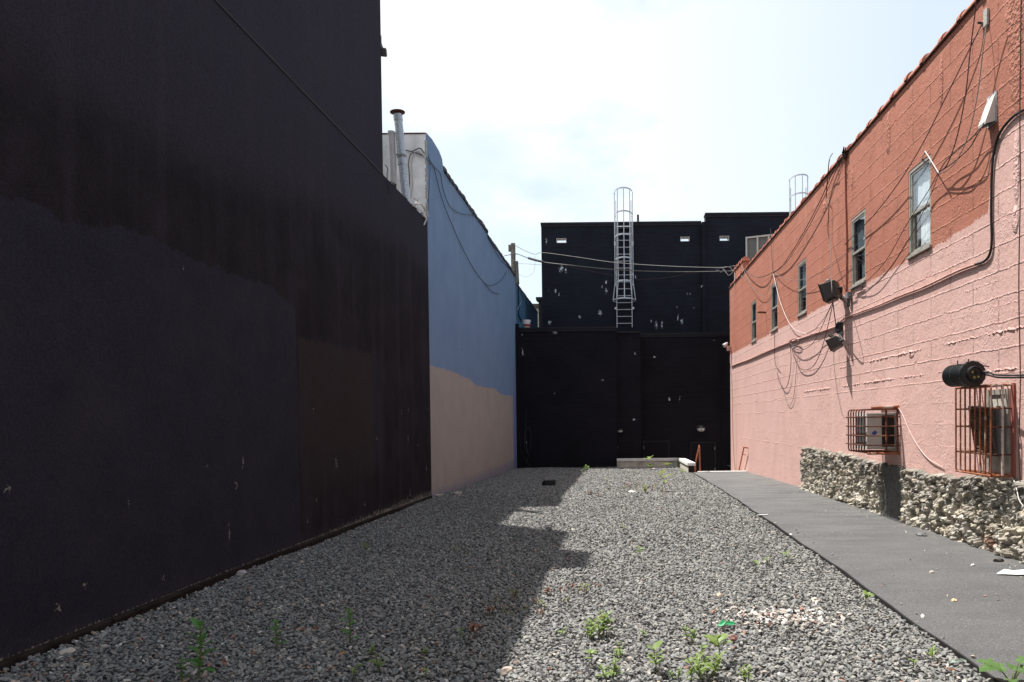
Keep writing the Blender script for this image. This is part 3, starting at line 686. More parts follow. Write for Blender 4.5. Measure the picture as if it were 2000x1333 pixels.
# ---------------------------------------------------------------- caged ladders
def ladder(label, uc, Y, vb, vtop, flare_v, rung_top_v):
    c = ony(uc, vb, Y); hw = .335; zb, ztop = c.z, ony(uc, vtop, Y).z; zf = ony(uc, flare_v, Y-.7).z; zr = ony(uc, rung_top_v, Y).z
    r = thing('caged_ladder', label, 'ladder', (c.x, Y, zb)); x = c.x
    for s in (-1, 1):
        b = MB(); b.box(x+s*hw-.014, x+s*hw+.014, Y-.04, Y+.03, zb, ztop-.35 if True else ztop); b.build('rail', MAT['ladder'], r)
    z = zb+.18
    while z < zr:
        b = MB(); b.tube([(x-hw+.013, Y, z), (x+hw-.013, Y, z)], .017, 6); b.build('rung', MAT['ladder'], r); z += .305
    z0 = zf; R = .40; n = 14
    def hoop_pts(z, R, dep): return [(x+math.cos(a)*R, Y-.03-math.sin(a)*dep, z) for a in np.linspace(-.10, math.pi+.10, n)]
    zs = list(np.linspace(zf+.78, ztop, 5))
    for i, z in enumerate([zf]+zs):
        Rk, dk = (.50, .78) if i == 0 else (R, .70)
        b = MB(); pts = hoop_pts(z, Rk, dk); h = .031
        for j in range(n-1):
            a, d = Vector(pts[j]), Vector(pts[j+1]); dirn = (d-a).normalized(); nr = Vector((dirn.y, -dirn.x, 0))*.004
            b.face([a-Vector((0, 0, h)), d-Vector((0, 0, h)), d+Vector((0, 0, h)), a+Vector((0, 0, h))])
            b.face([a-Vector((0, 0, h))+nr*2, d-Vector((0, 0, h))+nr*2, d+Vector((0, 0, h))+nr*2, a+Vector((0, 0, h))+nr*2])
            b.face([a+Vector((0, 0, h)), d+Vector((0, 0, h)), d+Vector((0, 0, h))+nr*2, a+Vector((0, 0, h))+nr*2])
        for s in (0, -1): q = Vector(pts[s]); b.tube([q, (x+(hw if s == 0 else -hw), Y, z-.06)], .014, 5)
        b.build('hoop', MAT['ladder'], r)
    for k, a in enumerate((.08, math.pi*.27, math.pi*.5, math.pi*.73, math.pi-.08)):
        pt = lambda z, R_, d_: (x+math.cos(a)*R_, Y-.03-math.sin(a)*d_, z)
        b = MB(); b.tube([pt(zf, .50, .78), pt(zs[0], R, .70), pt(zs[-1], R, .70)], .019, 5); b.build('cage_bar', MAT['ladder'], r)
    for z in (zb+.85, zf+.72, zs[1]+.7, zs[2]-.2):
        for s in (-1, 1):
            b = MB(); b.box(x+s*(hw+.055)-.042, x+s*(hw+.055)+.042, Y-.02, Y+.03, z-.05, z+.05); b.box(x+s*(hw+.07)-.02, x+s*(hw+.07)+.02, Y+.031, YU-.001 if YU-.101 > Y+.04 else Y+.1, z-.02, z+.02); b.build('bracket', MAT['ladder'], r)
    b = MB(); b.box(x-hw-.06, x+hw+.06, Y+.05, Y+.12, ztop-1.56, ztop-1.42) ; b.build('top_plate', MAT['blackmetal'], r)
ladder('grey steel caged ladder climbing the upper black wall in the middle', 1220, YU-.18, 640, 377, 583, 436)
ladder('top of a second grey ladder cage showing above the orange roof line', 1560, YU-.28, 560, 352, 520, 415)

# ---------------------------------------------------------------- pole, bucket, overhead cables
def add_pole():
    Yp = 31.5; p = ony(1002, 476, Yp); r = thing('utility_pole', 'grey wooden utility pole behind the blue building', 'pole', (p.x, Yp, 0))
    b = MB(); b.tube([(p.x+.02, Yp, 0), (p.x, Yp, p.z)], [.13, .10], 12); b.build('pole', MAT['wood'], r)
    b = MB(); b.box(p.x-.2, p.x-.1, Yp-.05, Yp+.05, p.z-.35, p.z-.06); b.build('insulator', MAT['wood'], r)
    q = ony(1007, 512, Yp); b = MB(); b.tube([(q.x+.06, Yp-.12, q.z), (q.x+.10, Yp-.12, q.z-1.0)], .07, 8); b.build('cable_guard', MAT['greywire'], r)
    for q, w in ((.5, .115), (1.2, .12)):
        b = MB(); b.lathe((p.x, Yp, p.z-q), (0, 0, 1), [(0, w), (.06, w)], 12); b.build('band', MAT['hinge'], r)
add_pole()
def span(pix, y0, y1, x0=1003, x1=1440):
    return [ony(u, v, y0+(y1-y0)*(u-x0)/(x1-x0)) for u, v in pix]
def cable(name, label, cat, pts, r, mat, sub=6, n=5, group=None):
    b = MB(); b.tube(smooth_path(pts, sub), r*(.75 if r < .0165 else .9), n); return tag(b.build(name, MAT[mat], smooth=True), label, cat, group)
cable('overhead_cable', 'upper grey overhead cable crossing in front of the ladder', 'cable', span(((1003, 478), (1025, 490), (1045, 497), (1062, 494), (1130, 503), (1200, 513), (1300, 520), (1400, 523), (1437, 520)), 31.4, 26.5), .015, 'greywire')
cable('overhead_cable', 'lower black overhead cable from the pole to the orange building', 'cable', span(((985, 500), (1003, 497), (1012, 497), (1033, 505), (1060, 512), (1100, 517), (1200, 527), (1300, 531), (1400, 530.5), (1437, 529)), 31.4, 26.5), .019, 'greywire')
cable('splice_sleeve', 'thick black splice sleeve on the lower overhead cable near the pole', 'cable splice', span(((1032, 504.5), (1046, 508.5), (1061, 512)), 31.4, 26.5), .055, 'blackwire', 3, 8)
cable('overhead_cable', 'thin overhead wire sagging lowest behind the ladder cage', 'cable', span(((1100, 519), (1150, 529), (1200, 539), (1250, 546), (1300, 543), (1350, 534), (1437, 519)), 31.4, 26.5), .010, 'wire')
cable('overhead_cable', 'thin wire drooping in the sky gap beside the utility pole', 'cable', span(((1003, 515), (1030, 516), (1060, 518)), 31.4, 26.5), .008, 'greywire')
cable('overhead_cable', 'thin wire hanging in a loop in the sky gap beside the utility pole', 'cable', span(((1012, 535), (1025, 541), (1037, 537), (1044, 525), (1045, 500)), 31.4, 26.5), .006, 'greywire')
cable('overhead_cable', 'tangled wire ends bunched where overhead cables reach the orange building', 'cable', span(((1396, 531), (1402, 528), (1408, 532), (1414, 527), (1419, 534), (1412, 524), (1424, 522), (1431, 530), (1424, 538), (1417, 532)), 31.4, 26.5), .014, 'whitewire')
def add_bucket():
    p = ony(1030, 636, 29.3); z = ZT+.076; r = thing('bucket', 'white plastic bucket standing on the low rear roof by the blue wall', 'bucket', (p.x, 29.0, z))
    o = (p.x, 29.0, z); b = MB(); b.lathe(o, (0, 0, 1), [(0, .135), (.30, .165), (.30, .15), (.02, .12)], 20); b.build('pail', MAT['bucket'], r, smooth=False)
    b = MB(); b.lathe(o, (0, 0, 1), [(.24, .168), (.305, .178), (.32, .178), (.32, .155)], 20); b.build('rim', MAT['bucket'], r)
    b = MB(); k = len(b.v)
    for i in range(12):
        a0, a1 = math.pi*(1.05+.9*i/12), math.pi*(1.05+.9*(i+1)/12); b.m = 1 if i < 4 else 0
        f = lambda a, h: (o[0]+math.cos(a)*(.137+h*.1+.003), o[1]+math.sin(a)*(.137+h*.1+.003), o[2]+h)
        b.face([f(a0, .05), f(a1, .05), f(a1, .15), f(a0, .15)])
    b.build('label', [MAT['red'], MAT['green']], r)
    b = MB(); b.tube(smooth_path([(o[0]-.17, o[1], o[2]+.27), (o[0]-.12, o[1]-.12, o[2]+.16), (o[0], o[1]-.17, o[2]+.12), (o[0]+.12, o[1]-.12, o[2]+.16), (o[0]+.17, o[1], o[2]+.27)]), .004, 5); b.build('handle', MAT['hinge'], r)
add_bucket()

# ---------------------------------------------------------------- low wall and handrails
def add_lowwall():
    r = thing('low_wall', 'low concrete wall with pale cap around the sunken rear entrance', 'wall', (1.3, 28.3, zg(28.3)))
    xl0 = ony(1205, 900, 28.2).x; zc = ony(1270, 896, 28.2).z; x1, x2 = 2.42, 2.62; zf = ony(1350, 904, 24.5).z
    b = MB(); b.box(xl0, x2, 28.2, 28.45, -1.7, zc-.10)
    b.prism([(x1, 24.42, -1.7), (x1, 28.199, -1.7), (x1, 28.199, zc-.10), (x1, 24.42, zf-.10)], (x2-x1, 0, 0)); b.build('body', MAT['conc'], r)
    b = MB(); b.box(x1+.001, x2-.001, 24.395, 24.419, -.6, zf-.102); b.build('end_face', MAT['tar'], r)
    b = MB(); b.box(xl0-.005, 1.15, 28.16, 28.5, zc-.099, zc); b.box(1.158, x1-.04, 28.16, 28.5, zc-.099, zc)
    b.prism([(x1-.035, 24.36, zf-.099), (x1-.035, 28.5, zc-.099), (x1-.035, 28.5, zc+.001), (x1-.035, 24.36, zf+.001)], (x2-x1+.08, 0, 0)); b.build('cap', MAT['cap'], r, bevel=.008)
    r = thing('handrail', 'rusty freestanding handrail beside the end of the low wall', 'handrail', (2.82, 24.3, zg(24.3)))
    b = MB(); zt = ony(1366, 873, 24.4).z; b.tube(smooth_path([(2.81, 24.33, zg(24.3)), (2.80, 24.34, zt-.15), (2.795, 24.36, zt-.02), (2.79, 24.43, zt+.01), (2.785, 24.53, zt-.05), (2.75, 26.2, zt-1.15)], 5), .026, 8); b.build('rail', MAT['rail'], r, smooth=True)
    b = MB(); b.tube([(2.77, 25.4, zt-.62), (2.77, 25.4, -.95)], .022, 8); b.build('post', MAT['rail'], r)
    b = MB(); b.lathe((2.81, 24.33, zg(24.3)+.045), (0, 0, 1), [(-.03, .05), (.012, .05)], 10); b.build('foot_plate', MAT['rail'], r)
    r = thing('handrail', 'rusty handrail fixed to the pink wall at the far end of the path', 'handrail', (XR-.1, 24.4, 0))
    b = MB(); p0 = onx(1453, 874, XR-.12); p1 = onx(1442, 925, XR-.12); b.tube(smooth_path([(XR-.005, p0.y-.12, p0.z-.02), (XR-.1, p0.y-.1, p0.z), p0, p0.lerp(p1, .1), p1, p1+(p1-p0)*.3], 4), .024, 8); b.build('rail', MAT['rail'], r, smooth=True)
    for k in (.25, .85):
        q = p0.lerp(p1, k); b = MB(); b.tube([q, (XR-.004, q.y, q.z-.04)], .014, 6); b.build('bracket', MAT['rail'], r)
add_lowwall()

# ================================================================== right: orange and pink building
WIN = []
for ul, ur, vt, vb in ((1774.6, 1818, 336, 503), (1662, 1690, 430, 563), (1558, 1574.5, 517.5, 618), (1505.7, 1518.3, 559, 648), (1467.5, 1476.7, 592.5, 669)):
    a = onx(ul, vt, XR); c = onx(ul, vb, XR); y1 = a.y; y0 = onx(ur, vt, XR).y; WIN.append((y0, y1, c.z, a.z))
ZR = onx(1650, 290, XR).z - .14
def holes_wall(b, X, y0, y1, z0, z1, wins, depth):
    ys = sorted({y0, y1} | {w[0] for w in wins} | {w[1] for w in wins})
    for i in range(len(ys)-1):
        a, c = ys[i], ys[i+1]; w = [w for w in wins if w[0] <= a+1e-6 and w[1] >= c-1e-6]
        if w:
            w = w[0]; b.face([(X, a, z0), (X, c, z0), (X, c, w[2]), (X, a, w[2])]); b.face([(X, a, w[3]), (X, c, w[3]), (X, c, z1), (X, a, z1)])
            D = X+depth
            b.face([(X, a, w[2]), (X, c, w[2]), (D, c, w[2]), (D, a, w[2])]); b.face([(X, a, w[3]), (X, c, w[3]), (D, c, w[3]), (D, a, w[3])])
            b.face([(X, a, w[2]), (X, a, w[3]), (D, a, w[3]), (D, a, w[2])]); b.face([(X, c, w[2]), (X, c, w[3]), (D, c, w[3]), (D, c, w[2])])
        else: b.face([(X, a, z0), (X, c, z0), (X, c, z1), (X, a, z1)])
def ridge(b, y0, y1, z, hgt, dep, seed, X=XR, gap=.25, slope=0):
    rr = random.Random(seed); y = y0; prev = None; ph = [rr.uniform(0, 6.28) for _ in range(4)]
    while y < y1:
        st = rr.uniform(.012, .035); k = .55-gap*.5+.45*math.sin(y*1.7+ph[0])+.35*math.sin(y*4.3+ph[1])+.25*math.sin(y*11+ph[2])
        k = max(0, min(1, k))*rr.uniform(.1, 1.25)
        zz = z + slope*(y-y0) + rr.uniform(-.012, .012)
        ring = [(X+.004, y, zz+hgt*.6*k+.004), (X-dep*k*.7, y, zz+hgt*.35*k), (X-dep*k, y, zz-hgt*.1*k), (X-dep*.5*k, y, zz-hgt*.5*k), (X+.004, y, zz-hgt*.6*k-.004)]
        if prev:
            for i in range(4): b.face([prev[i], prev[i+1], ring[i+1], ring[i]])
        prev = ring; y += st
def add_orange():
    r = thing('orange_building', 'orange and pink painted block building along the right side', 'building', (XR, 14, 0))
    b = MB(); YE = onx(1426, 700, XR).y; rr = random.Random(9)
    w2 = [(WIN[k][0], WIN[k][1], WIN[k][2], WIN[k][3]) for k in range(5)]
    holes_wall(b, XR, -3, YE, -.5, ZR, w2, .16)
    b.face([(XR, YE, -2), (16, YE, -2), (16, YE, ZR), (XR, YE, ZR)]); b.face([(XR, -3, -.5), (16, -3, -.5), (16, -3, ZR), (XR, -3, ZR)])
    b.face([(XR, 23, -2.2), (XR, YE, -2.2), (XR, YE, -.499), (XR, 23, -.499)])
    b.face([(XR, -3, ZR), (XR+.3, -3, ZR), (XR+.3, YE, ZR), (XR, YE, ZR)]); b.face([(XR+.3, -3, ZR), (XR+.3, YE, ZR), (XR+.3, YE, ZR-.5), (XR+.3, -3, ZR-.5)]); b.face([(XR+.3, -3, ZR-.5), (16, -3, ZR-.5), (16, YE, ZR-.5), (XR+.3, YE, ZR-.5)])
    # raised end parapet
    y0, y1 = onx(1450.5, 500, XR).y, onx(1434, 515, XR).y
    b.box(XR+.001, XR+.55, y0, y1, ZR+.001, ZR+.42)
    # ragged plaster ridges and ledges
    H = lambda u, v: onx(u, v, XR)
    ridge(b, H(2000, 643).y-3, H(1640, 700).y, H(1850, 672).z, .030, .013, 1, gap=-.4); ridge(b, H(1840, 735).y, H(1570, 760).y, H(1700, 747).z, .034, .014, 2, gap=-.4)
    ridge(b, H(1990, 722).y, H(1850, 735).y, H(1900, 730).z, .03, .012, 3, gap=.2)
    ridge(b, H(1560, 808).y, H(1430, 805).y, H(1500, 806).z, .02, .008, 4, gap=.2); ridge(b, H(1640, 850).y, H(1430, 860).y, H(1520, 866).z, .02, .008, 5, gap=.2)
    ridge(b, H(1570, 770).y, H(1430, 788).y, H(1490, 782).z, .02, .008, 14, gap=.2)
    z = H(1850, 672).z
    for k in range(1, 15):
        zz = z+k*.295
        if zz > ZR-.1: break
        y = 5.0
        while y < YE-.4:
            L = rr.uniform(.4, 2.6)
            if rr.random() < .5 and not any(w[0]-.05 < y+L and y < w[1]+.05 and w[2]-.06 < zz < w[3]+.06 for w in WIN):
                ridge(b, y, min(y+L, YE-.05), zz+rr.uniform(-.01, .01), .020, rr.uniform(.002, .005), k*97+int(y*13), gap=.5)
            y += L
    b.build('wall', MAT['right'], r)
    b = MB(); coping(b, -3, YE+.02, XR+.085, ZR+.022, .105, .55, 8); b.m = 0
    coping(b, y0-.06, y1+.08, XR+.10, ZR+.421, .125, .5, 9); 
    b.build('coping', MAT['tile'], r)
    b = MB(); b.box(XR-.035, XR+.29, -3, YE+.01, ZR+.001, ZR+.021); b.build('coping_shade_plate', MAT['darkrust'], r)  # dark plate added to draw the shaded gap line under the tiles
    for q in ((XR-.012, XR-.001, y1-.14, y1-.02, ZR-.12, ZR+.4), (XR-.01, XR-.001, y0+.1, y0+.3, ZR-.1, ZR-.002)):
        b = MB(); b.box(*q); b.build('bare_mortar', MAT['chip'], r)
    # windows
    for k, (y0, y1, z0, z1) in enumerate(WIN):
        b = MB(); t = .045; X0, X1 = XR+.006, XR+.08
        b.box(X0, X1, y0+.002, y0+t, z0+.002, z1-.002); b.box(X0, X1, y1-t, y1-.002, z0+.002, z1-.002); b.box(X0, X1, y0+t, y1-t, z0+.002, z0+t); b.box(X0, X1, y0+t, y1-t, z1-t*1.1, z1-.002)
        wn = b.build('window', MAT['frame'], r); zm = z0+(z1-z0)*.485
        b = MB(); b.box(XR-.035, XR+.005, y0-.03, y1+.03, z0-.035, z0-.002); b.build('sill', MAT['frame'], wn)
        for (xa, za, zb) in ((XR+.016, zm-.02, z1-t*1.1-.001), (XR+.044, z0+t+.001, zm+.02)):
            b = MB(); s = .036; ya, yb = y0+t+.002, y1-t-.002
            b.box(xa, xa+.026, ya, ya+s, za, zb); b.box(xa, xa+.026, yb-s, yb, za, zb); b.box(xa, xa+.026, ya+s, yb-s, za, za+s); b.box(xa, xa+.026, ya+s, yb-s, zb-s, zb); b.build('sash', MAT['frame'], wn)
            b = MB(); b.box(xa+.010, xa+.015, ya+s-.004, yb-s+.004, za+s-.004, zb-s+.004); b.build('pane', MAT['glass'], wn)
        b = MB(); m = 10; ya, yb = y0+.01, y1-.01
        cur = 'curtain' if k == 0 else 'blind'
        def strip(ya, yb, za, zb, xo):
            for i in range(m):
                a0, a1 = ya+(yb-ya)*i/m, ya+(yb-ya)*(i+1)/m; f = lambda y: XR+.088+xo*.5+.006*math.sin(y*55)
                b.face([(f(a0), a0, za), (f(a1), a1, za), (f(a1), a1, zb), (f(a0), a0, zb)])
        if k == 0: strip(ya, yb-.02, zm, z1, 0); strip(ya, ya+(yb-ya)*.72, z0, zm-.001, .01)
        else: strip(ya, yb, zm-.02 if k != 1 else zm+.0, z1, 0); strip(ya, ya+(yb-ya)*.6, z0, zm-.03, .03)
        b.build('curtain', MAT[cur], wn)
        b = MB(); D = XR+.60
        b.face([(D, y0-.3, z0-.3), (D, y1+.3, z0-.3), (D, y1+.3, z1+.3), (D, y0-.3, z1+.3)])
        b.face([(XR+.161, y0-.3, z0-.3), (XR+.161, y1+.3, z0-.3), (D, y1+.3, z0-.3), (D, y0-.3, z0-.3)]); b.face([(XR+.161, y0-.3, z1+.3), (XR+.161, y1+.3, z1+.3), (D, y1+.3, z1+.3), (D, y0-.3, z1+.3)])
        b.face([(XR+.161, y0-.3, z0-.3), (XR+.161, y0-.3, z1+.3), (D, y0-.3, z1+.3), (D, y0-.3, z0-.3)]); b.face([(XR+.161, y1+.3, z0-.3), (XR+.161, y1+.3, z1+.3), (D, y1+.3, z1+.3), (D, y1+.3, z0-.3)])
        b.build('room', MAT['interior'], wn)
    return r, YE
ORANGE, YE = add_orange()

# ---- rubble stone base
def vnoise(x, y, seed):
    g = np.random.default_rng(seed).random((257, 257)); xi = np.floor(x).astype(int); yi = np.floor(y).astype(int); fx, fy = x-xi, y-yi
    fx = fx*fx*(3-2*fx); fy = fy*fy*(3-2*fy); X0, X1, Y0, Y1 = xi % 256, (xi+1) % 256, yi % 256, (yi+1) % 256
    return (g[X0, Y0]*(1-fx)+g[X1, Y0]*fx)*(1-fy)+(g[X0, Y1]*(1-fx)+g[X1, Y1]*fx)*fy
def fbm(x, y, seed, o=4):
    r = 0; a = .5
    for k in range(o): r = r+a*vnoise(x*2**k, y*2**k, seed+k); a *= .55
    return r
def add_stone_base():
    ya, yb = 4.2, onx(1573, 940, XR).y; st = .0135; ny = int((yb-ya)/st); nz = 84
    Y = np.linspace(ya, yb, ny); tq = np.linspace(0, 1, nz); YY, TT = np.meshgrid(Y, tq, indexing='ij')
    zb_ = np.interp(YY, GY, GZ)-.04
    top = np.interp(YY, [4, onx(1870, 928, XR).y, onx(1745, 908, XR).y, onx(1690, 897, XR).y, onx(1630, 884, XR).y, yb], [.93, onx(1870, 928, XR).z, onx(1745, 910, XR).z, onx(1690, 893, XR).z, onx(1630, 884, XR).z, onx(1576, 874, XR).z])
    top = top + (fbm(YY*5, YY*0+3, 5)-.45)*.14
    ZZ = zb_+(top-zb_)*TT
    # irregular stones
    g = .125; sy = np.arange(ya-.3, yb+.3, g*1.1); sz = np.arange(-.35, 1.25, g*.8); R = np.random.default_rng(4)
    SY, SZ = np.meshgrid(sy, sz, indexing='ij'); SY = SY.ravel()+R.uniform(-.5, .5, SY.size)*g; SZ = SZ.ravel()+R.uniform(-.5, .5, SZ.size)*g*1.0
    keep = R.random(SY.size) < .85; SY, SZ = SY[keep], SZ[keep]; N = len(SY)
    dep = R.uniform(-.02, .075, N); ty = R.normal(0, .45, N); tz = R.normal(.0, .5, N); tone = R.random(N)
    py, pz = YY.ravel()+(fbm(YY*9, ZZ*9, 30).ravel()-.45)*.09, ZZ.ravel()+(fbm(YY*9, ZZ*9, 40).ravel()-.45)*.09
    n = len(py); F1 = np.zeros(n); F2 = np.zeros(n); ID = np.zeros(n, int)
    for s in range(0, n, 6000):
        e = min(n, s+6000); d = ((py[s:e, None]-SY)*.72)**2+(pz[s:e, None]-SZ)**2; i = np.argpartition(d, 1, axis=1)[:, :2]; dd = np.take_along_axis(d, i, 1)
        o = np.argsort(dd, 1); i = np.take_along_axis(i, o, 1); dd = np.sqrt(np.take_along_axis(dd, o, 1)); F1[s:e], F2[s:e], ID[s:e] = dd[:, 0], dd[:, 1], i[:, 0]
    edge = np.clip((F2-F1)/.028, 0, 1); edge = edge*edge*(3-2*edge)
    face = dep[ID]+ty[ID]*(py-SY[ID])+tz[ID]*(pz-SZ[ID])
    f1 = fbm(YY*14, ZZ*14, 50).ravel(); f2 = fbm(YY*45, ZZ*45, 60, 3).ravel(); big = fbm(YY*2.5, ZZ*3, 70).ravel()
    rg = 1-np.abs(2*fbm(YY*22, ZZ*22, 90, 3).ravel()/.87-1); rg2 = 1-np.abs(2*fbm(YY*11, ZZ*8, 95, 3).ravel()/.87-1)
    dome = np.clip(1-(F1/.12)**2, 0, 1)
    h = .05+.05*(big-.45)+edge*(.006+np.clip(face, -.05, .055)+.010*dome)+.070*(f1-.47)+.036*(f2-.45)+.016*(rg-.6)+.02*(rg2-.6)
    t = TT.ravel(); yv = YY.ravel()
    h += np.clip(.25-t, 0, 1)*.16*(tone[ID] > .4)*edge
    cr = fbm(YY*19, ZZ*10, 110, 3).ravel(); h += .055*(1-np.abs(2*cr/.82-1)-.6)
    h = np.maximum(h, .060+.05*(big-.45)+.055*(f1-.47)+.030*(f2-.45))
    # cement pier
    y0, y1 = onx(1771, 960, XR).y, onx(1731, 960, XR).y; pm = np.clip(np.minimum(yv-y0, y1-yv)/.06+.5+(f1-.45)*1.5, 0, 1)
    h = h*(1-pm)+(.045+.02*(f1-.45)+.010*(f2-.45)+.03*np.exp(-((t)/.12)**2))*pm
    # fade at ends, lap back at the top
    h *= np.clip((yb-yv)/.05, 0, 1)**.5; h = np.where(t > .97, h*(1-(t-.97)/.03*1.2), h); h = np.where(t >= .999, -.02, h)
    XX = XR-np.maximum(h, -.03)
    V = np.stack([XX, yv, ZZ.ravel()], 1)
    idx = np.arange(n).reshape(ny, nz); Q = np.stack([idx[:-1, :-1], idx[1:, :-1], idx[1:, 1:], idx[:-1, 1:]], -1).reshape(-1, 4)
    tan, gry, dk, wh = np.array((.56, .485, .375)), np.array((.46, .435, .385)), np.array((.10, .095, .088)), np.array((.66, .63, .57))
    T = tone[ID][:, None]; c = np.where(T < .45, tan, np.where(T < .72, gry, np.where(T < .88, wh, tan*.75)))
    blend = np.array((.50, .45, .37))*(.55+.95*f1[:, None]); c = c*.55+blend*.45
    mort = (np.array((.40, .365, .305))*(.6+.6*f1[:, None])); c = c*edge[:, None]+mort*(1-edge[:, None])
    soot = np.clip((t-.62)/.3+(f1-.5)*3.2, 0, 1)[:, None]*.5; c = c*(1-soot)+dk*soot
    lich = np.clip((fbm(YY*16, ZZ*16, 85, 4).ravel()-.50)*9, 0, 1)[:, None]*.75*(.45+.55*np.clip(t/.8, 0, 1))[:, None]; c = c*(1-lich)+dk*lich
    st2 = np.clip((fbm(YY*3, ZZ*6, 80).ravel()-.52)*6, 0, 1)[:, None]*.4; c = c*(1-st2)+dk*1.3*st2
    c = c*(1-pm[:, None])+np.array((.135, .13, .118))*(.7+.6*f1[:, None])*pm[:, None]
    rs = np.clip(1-np.hypot((yv-onx(1950, 1060, XR).y)/.25, (ZZ.ravel()-.12)/.12), 0, 1)[:, None]; c = c*(1-rs*.6)+np.array((.30, .10, .05))*rs*.6
    me = bpy.data.meshes.new('stone_base'); o0 = parent_loc(ORANGE); V = V-np.array(o0)
    me.vertices.add(n); me.vertices.foreach_set('co', V.reshape(-1).astype(np.float32)); nf = len(Q)
    me.loops.add(nf*4); me.loops.foreach_set('vertex_index', Q[:, ::-1].reshape(-1).astype(np.int32)); me.polygons.add(nf); me.polygons.foreach_set('loop_start', np.arange(0, nf*4, 4, dtype=np.int32)); me.polygons.foreach_set('use_smooth', [False]*nf); me.update(calc_edges=True)
    a = me.color_attributes.new('col', 'FLOAT_COLOR', 'POINT'); a.data.foreach_set('color', np.concatenate([c, np.ones((n, 1))], 1).reshape(-1).astype(np.float32))
    fix_normals(me); me.materials.append(MAT['rock']); o = bpy.data.objects.new('stone_base', me); COL.objects.link(o); o.parent = ORANGE; o['label'] = 'rough rubble stone base with a smooth cement pier'
add_stone_base()

# ---------------------------------------------------------------- window cages and air conditioners
def add_cage_far():
    pr = .55; X0 = XR-pr
    yn, yf = onx(1757, 840, XR).y, onx(1657, 840, X0).y; z1 = onx(1757, 797, XR).z; z0 = onx(1757, 887, XR).z
    r = thing('window_cage', 'square rusty cage on the pink wall around a small air conditioner', 'window guard', (XR, (yn+yf)/2, z0), 'rusty cages on the pink wall')
    b = MB(); t = .011
    for k in range(7):
        y = yf-(yf-yn)*k/6; b.tube([(XR, y, z1-.02), (X0+.05, y, z1-.02), (X0+.015, y, z1-.03), (X0, y, z1-.06), (X0, y, z0+.06), (X0+.015, y, z0+.03), (X0+.05, y, z0+.02), (XR, y, z0+.02)], t, 6)
    b.build('upright_bars', MAT['darkrust'], r)
    b = MB()
    for k in range(4):
        z = z0+.14+(z1-z0-.28)*k/3; b.tube([(X0-.016, yf+.06, z), (X0-.016, yn-.015, z)], t, 6); b.tube([(X0-.02, yn-.016, z), (XR-.0, yn-.016, z)], t*.9, 6); b.tube([(X0, yf+.016, z), (XR, yf+.016, z)], t*.9, 6)
    b.build('cross_bars', MAT['darkrust'], r)
    b = MB()
    for x in (XR-.21, XR-.035): b.tube([(x, yn-.005, z0+.02), (x, yn-.005, z1-.02)], t*1.3, 6)
    b.build('end_bars', MAT['darkrust'], r)
    b = MB(); b.tube([(X0+.12, yn+.02, z1+.0), (XR, yn+.02, z1+.02)], .022, 8); b.tube([(X0+.05, yn-.004, z0+.01), (XR, yn-.004, z0+.01)], .02, 6); b.tube([(XR-.02, yf, z1), (XR-.02, yn, z1)], .018, 6); b.build('top_rail', MAT['rust'], r)
    a = thing('air_conditioner', 'beige window air conditioner with a blue mark inside the square rusty cage', 'air conditioner', (XR, yn+.3, z0+.05))
    xa, ya, yb, za, zb = XR-.46, yn+.13, yf-.12, z0+.07, z1-.075
    b = MB(); b.box(xa+.012, XR-.001, ya, yb, za, zb); b.build('case', MAT['acpanel'], a, bevel=.01)
    b = MB(); b.box(xa, xa+.011, ya+.03, yb-.03, za+.05, zb-.05); b.build('coil', MAT['acfin'], a)
    b = MB(); w = .03
    b.box(xa-.008, xa+.011, ya, ya+w-.001, za, zb); b.box(xa-.008, xa+.011, yb-w+.001, yb, za, zb); b.box(xa-.008, xa+.011, ya+w, yb-w, zb-.049, zb); b.box(xa-.008, xa+.011, ya+w, yb-w, za, za+.049); b.build('rim', MAT['hood'], a)
    b = MB(); x = XR-.225
    for k in range(15): z = za+.05+(zb-za-.1)*k/15; b.obox((XR-.13, ya-.006, z+.012), (.095, 0, 0), (0, .006, .004), (0, -.003, .010))
    b.build('louvres', MAT['acdark'], a)
    b = MB(); b.box(XR-.228, XR-.033, ya-.0035, ya-.0005, za+.04, zb-.04); b.build('louvre_panel', MAT['acdark'], a)
    b = MB(); p = ony(1708, 846, ya-.002); b.prism([(p.x-.045, ya-.004, p.z-.02), (p.x+.01, ya-.004, p.z-.035), (p.x+.045, ya-.004, p.z+.012), (p.x+.012, ya-.004, p.z+.035), (p.x-.03, ya-.004, p.z+.018)], (0, .003, 0)); b.build('blue_mark', MAT['bluemark'], a)
add_cage_far()
